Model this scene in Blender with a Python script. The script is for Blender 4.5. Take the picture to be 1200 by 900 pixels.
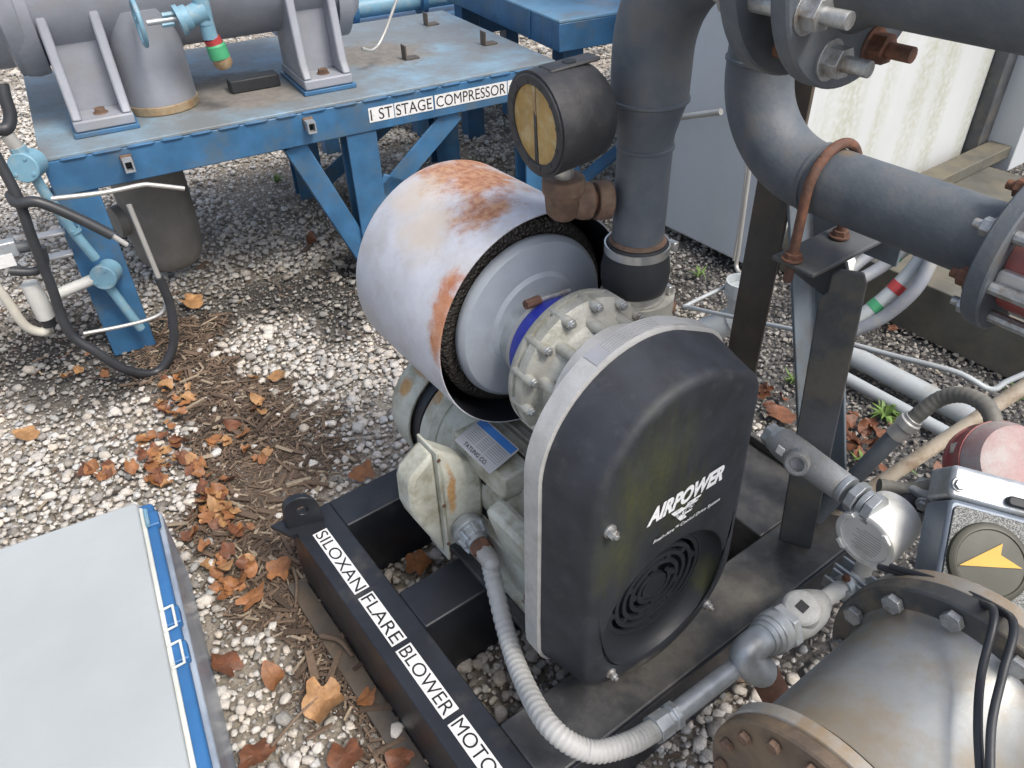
import bpy, bmesh, math, random
import numpy as np
from mathutils import Vector, Matrix
random.seed(7); rng = np.random.default_rng(7)
sc = bpy.context.scene
for o in list(bpy.data.objects): bpy.data.objects.remove(o)

# ---------------------------------------------------------------- camera
F_PX = 910.0; H = 1.62
_V = np.array([40, 1170, F_PX]); _d = _V/np.linalg.norm(_V); _up = -_d
_F = np.array([0, 0, 1.]) - _d[2]*_d; _F /= np.linalg.norm(_F)
_R = np.cross(_F, _up)
if _R[0] < 0: _R = -_R
CM = np.array([_R, _F, _up])            # camera (x right, y down, z forward) -> world
CAM = np.array([0, 0, H])
cam = bpy.data.cameras.new('camera'); co = bpy.data.objects.new('camera', cam)
sc.collection.objects.link(co); sc.camera = co
cam.sensor_width = 36; cam.lens = 36*F_PX/1200; cam.clip_start = .02; cam.clip_end = 500
m = np.eye(4); m[:3, 0] = CM[:, 0]; m[:3, 1] = -CM[:, 1]; m[:3, 2] = -CM[:, 2]; m[:3, 3] = CAM
co.matrix_world = Matrix(m.tolist())

# ---------------------------------------------------------------- light
SUN_AZ = math.radians(-42)      # direction towards the sun, measured from +x towards +y
SUN_EL = math.radians(56)
w = bpy.data.worlds.new('World'); sc.world = w; w.use_nodes = True
nt = w.node_tree; sky = nt.nodes.new('ShaderNodeTexSky'); sky.sky_type = 'NISHITA'; sky.sun_disc = False
sky.sun_elevation = SUN_EL; sky.sun_rotation = math.pi/2 - SUN_AZ
sky.air_density = 1.0; sky.dust_density = 4.0; sky.ozone_density = 1.0
hs = nt.nodes.new('ShaderNodeHueSaturation'); hs.inputs['Saturation'].default_value = .75   # thin cloud over the whole sky
nt.links.new(sky.outputs[0], hs.inputs['Color']); nt.links.new(hs.outputs[0], nt.nodes['Background'].inputs[0]); nt.nodes['Background'].inputs[1].default_value = .15
sl = bpy.data.lights.new('sun', 'SUN'); sl.energy = 1.5; sl.angle = math.radians(16); sl.color = (1, .95, .88)
so = bpy.data.objects.new('sun', sl); sc.collection.objects.link(so)
so.rotation_euler = Vector((-math.cos(SUN_EL)*math.cos(SUN_AZ), -math.cos(SUN_EL)*math.sin(SUN_AZ), -math.sin(SUN_EL))).to_track_quat('-Z', 'Y').to_euler()
vs = sc.view_settings; vs.view_transform = 'Standard'; vs.look = 'None'; vs.gamma = 1; vs.exposure = .72
sc.render.engine = 'CYCLES'; sc.render.resolution_x = 1024; sc.render.resolution_y = 768

# ---------------------------------------------------------------- frames
def ray(px, py): return CM @ np.array([px-600, py-450, F_PX])
def atz(px, py, z):
    v = ray(px, py); return CAM + (z-H)/v[2]*v
def aty(px, py, y):
    v = ray(px, py); return CAM + y/v[1]*v
class Frame:
    def __init__(s, o, ang):
        s.o = np.array([o[0], o[1], 0.]); c, n = math.cos(ang), math.sin(ang)
        s.R = np.array([[c, -n, 0], [n, c, 0], [0, 0, 1]])
    def __call__(s, p): return np.asarray(p, float) @ s.R.T + s.o
    def inv(s, p): return (np.asarray(p, float)-s.o) @ s.R
    def on(s, k, px, py, v):             # a point of the line of sight where local coordinate k equals v
        c = s.inv(CAM); r = ray(px, py) @ s.R
        return c + (v-c[k])/r[k]*r
WF = Frame((0, 0), 0)
SF = Frame((-.552, 1.290), math.atan2(-.816, .578))       # skid: a towards viewer, b to the right, z up
TF = Frame((-1.424, 2.334), math.radians(28.1))           # blue table: t along its front, s away
EF = Frame((-.847, 1.284), 0)
def sa(px, py, v): return SF.on(0, px, py, v)
def sb(px, py, v): return SF.on(1, px, py, v)
def sz(px, py, v): return SF.on(2, px, py, v)
def ts(px, py, v): return TF.on(1, px, py, v)

# ---------------------------------------------------------------- materials
MATS = {}
def mat(name, col, rough=.5, metal=0., var=.12, scale=9., bump=.15, bscale=60., dirt=None, dirt_amt=.35, dirt_scale=5., patches=(), spec=.5, coat=0.):
    """patches: list of dicts(kind box of points) -> stain colour blended by noise-broken distance to points"""
    mt = bpy.data.materials.new(name); mt.use_nodes = True; t = mt.node_tree; N = t.nodes; L = t.links
    bs = N['Principled BSDF']; geo = N.new('ShaderNodeNewGeometry'); pos = geo.outputs['Position']
    def noise(s, d=6, r=.6, streak=0):
        n = N.new('ShaderNodeTexNoise'); n.inputs['Scale'].default_value = s; n.inputs['Detail'].default_value = d; n.inputs['Roughness'].default_value = r
        if streak:
            mp = N.new('ShaderNodeMapping'); mp.inputs['Scale'].default_value = (1, 1, streak); L.new(pos, mp.inputs[0]); L.new(mp.outputs[0], n.inputs['Vector'])
        else: L.new(pos, n.inputs['Vector'])
        return n.outputs['Fac']
    def ramp(src, a, b):
        r = N.new('ShaderNodeMapRange'); r.inputs['From Min'].default_value = a; r.inputs['From Max'].default_value = b
        r.interpolation_type = 'SMOOTHSTEP'; L.new(src, r.inputs['Value']); return r.outputs['Result']
    def mix(f, a, b):
        x = N.new('ShaderNodeMix'); x.data_type = 'RGBA'
        if isinstance(f, float): x.inputs[0].default_value = f
        else: L.new(f, x.inputs[0])
        for k, v in ((6, a), (7, b)):
            if isinstance(v, tuple): x.inputs[k].default_value = (*v, 1)
            else: L.new(v, x.inputs[k])
        return x.outputs[2]
    def math_(op, a, b=None):
        x = N.new('ShaderNodeMath'); x.operation = op
        for k, v in ((0, a), (1, b)):
            if v is None: continue
            if isinstance(v, (int, float)): x.inputs[k].default_value = v
            else: L.new(v, x.inputs[k])
        return x.outputs[0]
    c0 = tuple(max(0, c*(1-var)) for c in col); c1 = tuple(min(1, c*(1+var)) for c in col)
    out = mix(ramp(noise(scale), .3, .7), c0, c1)
    rg = rough
    if dirt:
        dm = math_('MULTIPLY', ramp(noise(dirt_scale, 9, .68), .62-dirt_amt*.5, .78-dirt_amt*.25), .85)
        out = mix(dm, out, dirt)
    masks = []
    for p in patches:
        best = None
        for (c, r) in p['at']:
            d = N.new('ShaderNodeVectorMath'); d.operation = 'SUBTRACT'; L.new(pos, d.inputs[0]); d.inputs[1].default_value = tuple(c)
            sc_ = N.new('ShaderNodeVectorMath'); sc_.operation = 'DIVIDE'; L.new(d.outputs[0], sc_.inputs[0]); sc_.inputs[1].default_value = r if isinstance(r, tuple) else (r, r, r)
            ln = N.new('ShaderNodeVectorMath'); ln.operation = 'LENGTH'; L.new(sc_.outputs[0], ln.inputs[0])
            v = math_('SUBTRACT', 1.0, ln.outputs['Value'])
            best = v if best is None else math_('MAXIMUM', best, v)
        nz = math_('MULTIPLY', math_('SUBTRACT', noise(p.get('scale', 14), 8, .7, p.get('streak', 0)), .5), p.get('amp', 1.6))
        mk = ramp(math_('ADD', best, nz), p.get('lo', .0), p.get('hi', .5))
        mk = math_('MULTIPLY', mk, p.get('max', 1.0))
        c = p['col']
        if 'col2' in p: c = mix(ramp(noise(p.get('scale2', 30), 6, .7), .35, .65), p['col'], p['col2'])
        out = mix(mk, out, c); masks.append(mk)
    L.new(out, bs.inputs['Base Color'])
    rn = N.new('ShaderNodeMapRange'); rn.inputs['To Min'].default_value = max(.02, rough-.1); rn.inputs['To Max'].default_value = min(1, rough+.12)
    L.new(noise(scale*2.3), rn.inputs['Value']); ro = rn.outputs['Result']
    for mk in masks:
        x = N.new('ShaderNodeMix'); L.new(mk, x.inputs[0]); L.new(ro, x.inputs[2]); x.inputs[3].default_value = .9; ro = x.outputs[0]
    L.new(ro, bs.inputs['Roughness'])
    bs.inputs['Metallic'].default_value = metal
    bs.inputs['Specular IOR Level'].default_value = spec
    if coat: bs.inputs['Coat Weight'].default_value = coat
    if bump:
        b = N.new('ShaderNodeBump'); b.inputs['Strength'].default_value = bump; b.inputs['Distance'].default_value = .004
        L.new(noise(bscale, 5, .6), b.inputs['Height']); L.new(b.outputs[0], bs.inputs['Normal'])
    MATS[name] = mt
    return mt
def S_(a, b, z): return tuple(SF((a, b, z)))
RUST = (.17, .055, .02); RUST2 = (.42, .16, .05)
mat('black_paint', (.016, .018, .023), .38, var=.25, dirt=(.07, .065, .055), dirt_amt=.12, bump=.08)
mat('rail_dirty', (.05, .051, .054), .36, var=.3, bump=.1, dirt=(.105, .102, .095), dirt_amt=.4, dirt_scale=9,
    patches=[dict(at=[(S_(.8, .45, .22), .22), (S_(.8, .68, .22), .15), (S_(.8, .98, .22), .2)], col=(.115, .10, .075), col2=(.17, .155, .125), scale=24, lo=.2, hi=1.1, max=.5)])
mat('cover_plastic', (.019, .022, .029), .58, var=.3, scale=14, bump=.12, bscale=400, dirt=(.035, .039, .044), dirt_amt=.22, dirt_scale=30,
    patches=[dict(at=[(SF(sa(x, y, .815)), r) for x, y, r in ((780, 545, (.09, .09, .17)), (750, 590, (.10, .10, .16)), (725, 650, (.08, .08, .14)), (800, 590, (.08, .08, .10)), (812, 700, (.05, .05, .09)))], col=(.060, .066, .008), col2=(.035, .04, .012), scale=45, scale2=120, streak=.12, amp=1.5, lo=.0, hi=1.25, max=.72),
             dict(at=[(S_(.815, .36, .255), (.1, .1, .04)), (S_(.815, .45, .24), (.12, .12, .03))], col=(.14, .125, .10), scale=30, lo=.1, hi=.9, max=.6)])
mat('cover_recess', (.014, .017, .022), .5, var=.2, bump=.1, bscale=400, patches=[dict(at=[(S_(.8, .57, .37), (.06, .06, .09))], col=(.05, .055, .01), scale=25, lo=.1, hi=.9, max=.6)])
mat('vent_dark', (.008, .01, .013), .6, bump=0)
mat('cast_alu', (.40, .40, .36), .48, metal=.35, var=.16, scale=25, bump=.35, bscale=180, dirt=(.20, .19, .13), dirt_amt=.3, dirt_scale=9)
mat('plate_alu', (.44, .44, .43), .5, metal=.3, var=.1, scale=30, bump=.2, bscale=250, dirt=(.25, .25, .22), dirt_amt=.2, dirt_scale=12)
mat('motor_paint', (.47, .48, .42), .5, var=.12, scale=12, bump=.2, bscale=90, dirt=(.22, .20, .13), dirt_amt=.42, dirt_scale=11,
    patches=[dict(at=[(S_(.12, .36, .53), (.07, .07, .06)), (S_(.35, .262, .44), (.016, .012, .12)), (S_(.03, .345, .48), (.03, .03, .08)), (S_(.05, .40, .53), (.05, .05, .04))], col=(.33, .15, .04), col2=(.45, .27, .10), scale=34, amp=1.7, lo=.15, hi=.7, max=.9)])
mat('motor_fin', (.36, .36, .31), .55, var=.2, bump=.2, dirt=(.16, .13, .07), dirt_amt=.55, dirt_scale=14)
top = S_(.14, .46, .995)
mat('drum_white', (.47, .485, .53), .45, var=.1, scale=10, bump=.12, bscale=70, dirt=(.40, .395, .40), dirt_amt=.4, dirt_scale=14,
    patches=[dict(at=[(S_(.12, .52, .99), (.17, .15, .09)), (S_(.26, .45, .985), (.12, .12, .06)), (S_(.05, .56, .97), (.1, .1, .12))], col=(.27, .085, .03), col2=(.45, .24, .12), scale=13, scale2=60, amp=2.0, lo=.12, hi=.7, max=.93),
             dict(at=[(S_(.345, .285, .87), (.05, .05, .055)), (S_(.35, .275, .85), (.045, .045, .05)), (S_(.35, .265, .82), (.04, .04, .07)), (S_(.345, .298, .895), (.05, .05, .045)), (S_(.34, .32, .92), (.05, .05, .04))], col=(.34, .11, .035), col2=(.46, .21, .10), scale=26, amp=1.5, lo=.12, hi=.75, max=.92),
             dict(at=[(S_(.2, .35, .95), (.14, .14, .08)), (S_(.1, .40, .97), (.14, .14, .07))], col=(.52, .42, .30), scale=12, amp=1.4, lo=.2, hi=.9, max=.55)])
mat('drum_inside', (.014, .016, .022), .5, bump=.05)
mat('disc_grey', (.30, .335, .38), .45, var=.08, scale=12, bump=.08, dirt=(.22, .24, .26), dirt_amt=.15)
mat('blue_hose', (.015, .03, .33), .4, bump=.05)
mat('rubber', (.02, .022, .025), .55, var=.2, bump=.1)
mat('rubber_cable', (.03, .032, .036), .42, var=.2, bump=.1)
mat('pipe_grey', (.094, .110, .128), .55, var=.2, scale=11, bump=.25, bscale=120, dirt=(.125, .122, .115), dirt_amt=.32, dirt_scale=11, patches=[dict(at=[(S_(.46, .69, .97), (.05, .05, .05)), (S_(.50, .66, .945), (.05, .05, .025)), (S_(.68, .9, 1.11), (.03, .03, .03))], col=(.17, .12, .07), scale=30, amp=1.2, lo=.2, hi=.8, max=.7)])
mat('steel_dark', (.07, .075, .08), .5, var=.25, bump=.15, dirt=(.13, .115, .09), dirt_amt=.3, dirt_scale=8)
mat('steel_brown', (.075, .065, .055), .55, var=.25, bump=.15, dirt=(.12, .09, .06), dirt_amt=.45, dirt_scale=6)
mat('steel_blue_grey', (.15, .18, .21), .5, var=.15, bump=.15, dirt=(.12, .10, .08), dirt_amt=.25)
mat('rusty', (.17, .075, .045), .8, var=.4, scale=40, bump=.5, bscale=150, dirt=(.10, .06, .045), dirt_amt=.5, dirt_scale=30)
mat('rust_brown', (.13, .08, .055), .75, var=.35, scale=30, bump=.4, bscale=150, dirt=(.2, .14, .09), dirt_amt=.3, dirt_scale=20)
mat('galv', (.42, .45, .47), .42, metal=.55, var=.14, scale=35, bump=.15, bscale=150, dirt=(.33, .33, .30), dirt_amt=.25, dirt_scale=15)
mat('galv_bolt', (.42, .43, .43), .4, metal=.7, var=.2, scale=60, bump=.2, bscale=300, dirt=(.25, .2, .15), dirt_amt=.3, dirt_scale=40)
mat('stainless', (.6, .6, .58), .3, metal=.85, var=.05, bump=0)
mat('tube_dull', (.5, .49, .46), .38, metal=.5, var=.1, bump=.1)
mat('cast_fit', (.36, .37, .37), .6, metal=.3, var=.12, scale=40, bump=.5, bscale=350, dirt=(.25, .24, .2), dirt_amt=.25, dirt_scale=20)
mat('blue_paint', (.040, .130, .255), .42, var=.2, scale=8, bump=.15, dirt=(.085, .125, .16), dirt_amt=.35, dirt_scale=7)
mat('blue_deck', (.20, .33, .43), .5, var=.12, bump=.15, dirt=(.16, .155, .145), dirt_amt=.72, dirt_scale=3.2,
    patches=[dict(at=[(TF((.62, .35, .74)), (.45, .3, .1)), (TF((1.3, .5, .74)), (.3, .25, .1))], col=(.155, .145, .13), col2=(.21, .195, .175), scale=8, amp=1.2, lo=.0, hi=.5)])
mat('blue_light', (.16, .31, .40), .45, var=.12, bump=.15, dirt=(.32, .36, .36), dirt_amt=.25, dirt_scale=25)
mat('comp_grey', (.265, .28, .315), .5, var=.08, scale=10, bump=.2, bscale=80, dirt=(.26, .26, .27), dirt_amt=.25, dirt_scale=6)
mat('tan_ring', (.36, .30, .2), .6, var=.3, bump=.3, dirt=(.25, .15, .07), dirt_amt=.5, dirt_scale=15)
mat('vessel_dark', (.19, .18, .165), .55, var=.15, bump=.15, dirt=(.16, .15, .13), dirt_amt=.25)
mat('green_part', (.05, .28, .13), .5, var=.15); mat('red_part', (.35, .04, .04), .5, var=.2)
mat('lid_pink', (.34, .22, .21), .6, var=.15, bump=.3, bscale=300, dirt=(.40, .38, .36), dirt_amt=.45, dirt_scale=12)
mat('red_paint', (.30, .075, .07), .55, var=.18, bump=.2, dirt=(.25, .14, .12), dirt_amt=.35, dirt_scale=12)
mat('white_plastic', (.78, .78, .74), .4, var=.05, bump=.08, dirt=(.55, .55, .47), dirt_amt=.22, dirt_scale=14)
mat('white_grey', (.55, .55, .52), .5, var=.08, bump=.15, dirt=(.4, .4, .36), dirt_amt=.3)
mat('tape_white', (.70, .70, .69), .45, var=.04, bump=.05, dirt=(.52, .52, .5), dirt_amt=.3, dirt_scale=45)
mat('ink', (.012, .012, .014), .5, bump=0); mat('print_white', (.72, .73, .74), .5, var=.1, scale=60, bump=0, dirt=(.25, .26, .26), dirt_amt=.22, dirt_scale=60)
mat('print_grey', (.30, .31, .32), .5, bump=0); mat('plate_print', (.24, .25, .26), .5, bump=0)
mat('plate_blue', (.03, .13, .36), .4, bump=0); mat('plate_silver', (.5, .5, .5), .35, metal=.6, bump=.05)
mat('pvc_grey', (.36, .39, .40), .42, var=.08, bump=.08, dirt=(.3, .3, .28), dirt_amt=.25)
mat('pvc_tan', (.48, .42, .33), .55, var=.15, bump=.15, dirt=(.22, .15, .09), dirt_amt=.4, dirt_scale=18)
mat('flex_grey', (.40, .40, .385), .55, var=.08, bump=.1, dirt=(.3, .3, .28), dirt_amt=.25, dirt_scale=20)
mat('flex_dark', (.15, .145, .125), .6, var=.15, bump=.2, dirt=(.22, .2, .17), dirt_amt=.3, dirt_scale=20)
mat('hose_grey', (.22, .235, .26), .55, var=.1, bump=.15, dirt=(.3, .3, .27), dirt_amt=.3, dirt_scale=12)
mat('olive_steel', (.095, .093, .078), .6, var=.2, bump=.15, dirt=(.15, .13, .09), dirt_amt=.45, dirt_scale=5)
mat('door_grey', (.365, .392, .395), .45, var=.07, scale=2.2, bump=.06, dirt=(.36, .38, .375), dirt_amt=.2, dirt_scale=12)
mat('gasket_blue', (.035, .135, .32), .4, var=.1, bump=.05); mat('door_edge', (.6, .62, .58), .5, bump=.05)
mat('amber_dial', (.34, .215, .065), .5, var=.2, scale=25, bump=.1, dirt=(.45, .36, .2), dirt_amt=.4, dirt_scale=35,
    patches=[])
mat('gauge_black', (.022, .023, .027), .55, var=.25, bump=.2, bscale=200, dirt=(.055, .054, .055), dirt_amt=.35, dirt_scale=10)
mat('speckle', (.13, .135, .13), .6, var=.2, bump=.1)
mat('dome_dark', (.05, .05, .034), .5, var=.1, bump=.03); mat('yellow', (.55, .32, .025), .45, var=.08, bump=.03)
mat('spool', (.26, .275, .275), .42, metal=.3, var=.16, scale=8, bump=.15, dirt=(.25, .20, .135), dirt_amt=.48, dirt_scale=7)
mat('spool_flange', (.085, .088, .088), .5, metal=.3, var=.25, bump=.2, dirt=(.2, .16, .11), dirt_amt=.35, dirt_scale=12)
mat('speckle_case', (.16, .19, .23), .4, metal=.3, var=.1, bump=.1)
mat('blue_deck2', (.16, .32, .46), .45, var=.12, bump=.12, dirt=(.2, .22, .23), dirt_amt=.3, dirt_scale=6)
mat('pvc_tan2', (.55, .53, .46), .5, var=.1, bump=.1)
mat('weed_green', (.10, .17, .035), .6, var=.3, scale=40, bump=0)
mat('spool_brown', (.13, .10, .075), .6, metal=.2, var=.3, bump=.25, dirt=(.22, .16, .10), dirt_amt=.4, dirt_scale=14)
mat('flange_edge', (.38, .36, .32), .5, metal=.3, var=.15, bump=.2, dirt=(.34, .23, .12), dirt_amt=.4, dirt_scale=12)
mat('bark', (.14, .10, .07), .85, var=.3, bump=.4)
# container with vertical algae streaks
def container_mat(name, base, amt):
    mt = mat(name, base, .45, var=.04, scale=2, bump=.04)
    t = mt.node_tree; N = t.nodes; L = t.links; bs = N['Principled BSDF']
    old = bs.inputs['Base Color'].links[0].from_socket
    g = N.new('ShaderNodeNewGeometry'); mp = N.new('ShaderNodeMapping'); mp.inputs['Scale'].default_value = (1, 1, .06); L.new(g.outputs['Position'], mp.inputs[0])
    n = N.new('ShaderNodeTexNoise'); n.inputs['Scale'].default_value = 3.2; n.inputs['Detail'].default_value = 5; L.new(mp.outputs[0], n.inputs['Vector'])
    n2 = N.new('ShaderNodeTexNoise'); n2.inputs['Scale'].default_value = 45; n2.inputs['Detail'].default_value = 6; L.new(g.outputs['Position'], n2.inputs['Vector'])
    r = N.new('ShaderNodeMapRange'); r.inputs[1].default_value = .46; r.inputs[2].default_value = .62; L.new(n.outputs['Fac'], r.inputs[0])
    r2 = N.new('ShaderNodeMapRange'); r2.inputs[1].default_value = .3; r2.inputs[2].default_value = .6; L.new(n2.outputs['Fac'], r2.inputs[0])
    mu = N.new('ShaderNodeMath'); mu.operation = 'MULTIPLY'; L.new(r.outputs[0], mu.inputs[0]); L.new(r2.outputs[0], mu.inputs[1])
    mu2 = N.new('ShaderNodeMath'); mu2.operation = 'MULTIPLY'; mu2.inputs[1].default_value = amt; L.new(mu.outputs[0], mu2.inputs[0])
    x = N.new('ShaderNodeMix'); x.data_type = 'RGBA'; L.new(mu2.outputs[0], x.inputs[0]); L.new(old, x.inputs[6]); x.inputs[7].default_value = (.30, .31, .15, 1)
    L.new(x.outputs[2], bs.inputs['Base Color'])
container_mat('container_white', (.56, .58, .58), .62)
container_mat('container_shaded', (.50, .53, .55), .1)  # same white container, the side's shade put into a darker colour
# enclosure side: streaky blue-grey gelcoat
mat('encl_side', (.30, .36, .44), .3, var=.35, scale=5, bump=.1, bscale=14, dirt=(.30, .34, .38), dirt_amt=.35, dirt_scale=10)

def mesh_mat():
    mt = mat('mesh', (.045, .04, .036), .45, metal=.4, bump=0); t = mt.node_tree; N = t.nodes; L = t.links; bs = N['Principled BSDF']
    g = N.new('ShaderNodeNewGeometry'); v = N.new('ShaderNodeTexVoronoi'); v.inputs['Scale'].default_value = 150; L.new(g.outputs['Position'], v.inputs['Vector'])
    b = N.new('ShaderNodeBump'); b.inputs['Strength'].default_value = 1; b.inputs['Distance'].default_value = .004; L.new(v.outputs['Distance'], b.inputs['Height']); L.new(b.outputs[0], bs.inputs['Normal'])
mesh_mat()
def speckle_fix():
    mt = MATS['speckle']; t = mt.node_tree; N = t.nodes; L = t.links; bs = N['Principled BSDF']
    g = N.new('ShaderNodeNewGeometry'); v = N.new('ShaderNodeTexVoronoi'); v.inputs['Scale'].default_value = 650; L.new(g.outputs['Position'], v.inputs['Vector'])
    r = N.new('ShaderNodeValToRGB'); e = r.color_ramp.elements; r.color_ramp.interpolation = 'CONSTANT'
    e[0].color = (.05, .05, .05, 1); e[1].position = .4; e[1].color = (.16, .17, .16, 1); x = e.new(.7); x.color = (.26, .27, .26, 1)
    s = N.new('ShaderNodeSeparateColor'); L.new(v.outputs['Color'], s.inputs[0]); L.new(s.outputs[0], r.inputs[0]); L.new(r.outputs[0], bs.inputs['Base Color'])
speckle_fix()
# ---------------------------------------------------------------- mesh building
COL = sc.collection
class MB:
    def __init__(s, fr=WF): s.fr = fr; s.v = []; s.f = []
    def add(s, vs, fs):
        n = len(s.v); s.v += [tuple(map(float, p)) for p in vs]; s.f += [tuple(i+n for i in f) for f in fs]; return s
    def box(s, lo, hi):
        x0, y0, z0 = lo; x1, y1, z1 = hi
        return s.add([(x0, y0, z0), (x1, y0, z0), (x1, y1, z0), (x0, y1, z0), (x0, y0, z1), (x1, y0, z1), (x1, y1, z1), (x0, y1, z1)],
                     [(0, 3, 2, 1), (4, 5, 6, 7), (0, 1, 5, 4), (1, 2, 6, 5), (2, 3, 7, 6), (3, 0, 4, 7)])
    def lathe(s, p0, ax, prof, n=48, caps=True):
        """prof: (distance along ax, radius)"""
        p0 = np.array(p0, float); ax = np.array(ax, float); ax /= np.linalg.norm(ax)
        u = np.cross(ax, (0, 0, 1) if abs(ax[2]) < .9 else (1, 0, 0)); u /= np.linalg.norm(u); w_ = np.cross(ax, u)
        vs = []; fs = []
        for (h, r) in prof:
            for k in range(n):
                t = 2*math.pi*k/n; vs.append(p0+ax*h+r*(math.cos(t)*u+math.sin(t)*w_))
        for i in range(len(prof)-1):
            for k in range(n):
                k2 = (k+1) % n; fs.append((i*n+k, i*n+k2, (i+1)*n+k2, (i+1)*n+k))
        if caps:
            fs.append(tuple(range(n-1, -1, -1))); fs.append(tuple((len(prof)-1)*n+k for k in range(n)))
        return s.add(vs, fs)
    def cyl(s, p0, p1, r, n=20, r2=None):
        p0 = np.array(p0, float); p1 = np.array(p1, float); h = np.linalg.norm(p1-p0)
        return s.lathe(p0, p1-p0, [(0, r), (h, r if r2 is None else r2)], n)
    def ring(s, p0, ax, r0, r1, h, n=48):        # hollow ring
        return s.lathe(p0, ax, [(0, r0), (0, r1), (h, r1), (h, r0), (0, r0)], n, caps=False)
    def hexa(s, p0, p1, r, rot=0.):
        return s.lathe(p0, np.array(p1, float)-np.array(p0, float), [(0, r), (np.linalg.norm(np.array(p1, float)-np.array(p0, float)), r)], 6)
    def tube(s, pts, r, n=12, closed=False, ribs=None):
        pts = [np.array(p, float) for p in pts]; N = len(pts); vs = []; fs = []; u = None
        for i, p in enumerate(pts):
            d = pts[min(i+1, N-1)]-pts[max(i-1, 0)]; d /= max(1e-9, np.linalg.norm(d))
            if u is None: u = np.cross(d, (0, 0, 1) if abs(d[2]) < .9 else (1, 0, 0))
            u = u-d*(u@d); u /= np.linalg.norm(u); w_ = np.cross(d, u)
            rr = r[i] if hasattr(r, '__len__') else r
            for k in range(n):
                t = 2*math.pi*k/n; vs.append(p+rr*(math.cos(t)*u+math.sin(t)*w_))
        for i in range(N-1):
            for k in range(n):
                k2 = (k+1) % n; fs.append((i*n+k, i*n+k2, (i+1)*n+k2, (i+1)*n+k))
        fs.append(tuple(range(n-1, -1, -1))); fs.append(tuple((N-1)*n+k for k in range(n)))
        return s.add(vs, fs)
    def prism(s, outline, o, u, v, w_):
        """outline (p,q) in plane o+p*u+q*v, extruded along w_"""
        o, u, v, w_ = (np.array(x, float) for x in (o, u, v, w_)); n = len(outline)
        a = [o+p*u+q*v for p, q in outline]; b = [x+w_ for x in a]
        return s.add(a+b, [tuple(range(n-1, -1, -1)), tuple(range(n, 2*n))]+[(k, (k+1) % n, n+(k+1) % n, n+k) for k in range(n)])
    def loft(s, loops, cap0=True, cap1=True):
        n = len(loops[0]); vs = [p for l in loops for p in l]; fs = []
        for i in range(len(loops)-1):
            for k in range(n):
                k2 = (k+1) % n; fs.append((i*n+k, i*n+k2, (i+1)*n+k2, (i+1)*n+k))
        if cap0: fs.append(tuple(range(n-1, -1, -1)))
        if cap1: fs.append(tuple((len(loops)-1)*n+k for k in range(n)))
        return s.add(vs, fs)
    def bar(s, p0, p1, wd, ht, up=(0, 0, 1)):
        p0 = np.array(p0, float); p1 = np.array(p1, float); d = p1-p0; L_ = np.linalg.norm(d); d /= L_
        u = np.cross(up, d); u /= np.linalg.norm(u); v = np.cross(d, u)
        return s.prism([(-wd/2, -ht/2), (wd/2, -ht/2), (wd/2, ht/2), (-wd/2, ht/2)], p0, u, v, d*L_)
    def lean(s, z0, k): s.v = [(p[0]+(p[2]-z0)*k, p[1], p[2]) for p in s.v]; return s
    def text(s, txt, o, u, v, size, shear=0., bold=0., ext=.0006, align='LEFT'):
        cu = bpy.data.curves.new('t', 'FONT'); cu.body = txt; cu.size = 1; cu.shear = shear; cu.offset = bold; cu.align_x = align; cu.resolution_u = 4
        ob = bpy.data.objects.new('t', cu); COL.objects.link(ob)
        dg = bpy.context.evaluated_depsgraph_get(); me = bpy.data.meshes.new_from_object(ob.evaluated_get(dg))
        o, u, v = (np.array(x, float) for x in (o, u, v)); w_ = np.cross(u, v)
        vs = [o+size*(p.co.x*u+p.co.y*v)+w_*ext for p in me.vertices]
        s.add(vs, [tuple(p.vertices) for p in me.polygons])
        bpy.data.objects.remove(ob); bpy.data.curves.remove(cu); bpy.data.meshes.remove(me)
        return s
    def build(s, name, material, parent=None, bevel=0., smooth=35., flat=False, fixn=True):
        pts = s.fr(np.array(s.v))
        base = np.array(parent['_base']) if parent is not None else np.array([pts[:, 0].mean(), pts[:, 1].mean(), pts[:, 2].min()])
        me = bpy.data.meshes.new(name); me.from_pydata([tuple(p) for p in (pts-base)], [], s.f)
        if fixn:
            bm = bmesh.new(); bm.from_mesh(me); bmesh.ops.recalc_face_normals(bm, faces=bm.faces); bm.to_mesh(me); bm.free()
        if not flat:
            me.polygons.foreach_set('use_smooth', [True]*len(me.polygons)); me.set_sharp_from_angle(angle=math.radians(smooth))
        me.materials.append(MATS[material]); o = bpy.data.objects.new(name, me); COL.objects.link(o)
        if parent is not None: o.parent = parent
        else: o.location = base
        o['_base'] = [float(x) for x in base]
        if bevel:
            b = o.modifiers.new('bevel', 'BEVEL'); b.width = bevel; b.segments = 2; b.limit_method = 'ANGLE'; b.angle_limit = math.radians(40)
        ALL.append(o); return o
ALL = []
def tag(o, label, cat, group=None, kind=None):
    o['label'] = label; o['category'] = cat
    if group: o['group'] = group
    if kind: o['kind'] = kind
    return o
def thing(name, label, cat, loc, group=None, fr=WF):
    o = bpy.data.objects.new(name, None); COL.objects.link(o); p = fr(loc); o.location = tuple(p); o.empty_display_size = .05
    o['_base'] = [float(x) for x in p]; ALL.append(o)
    return tag(o, label, cat, group)
def arc(c, u, v, r, a0, a1, n=12):
    c, u, v = (np.array(x, float) for x in (c, u, v))
    return [c+r*(math.cos(t)*u+math.sin(t)*v) for t in np.linspace(a0, a1, n)]
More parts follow.
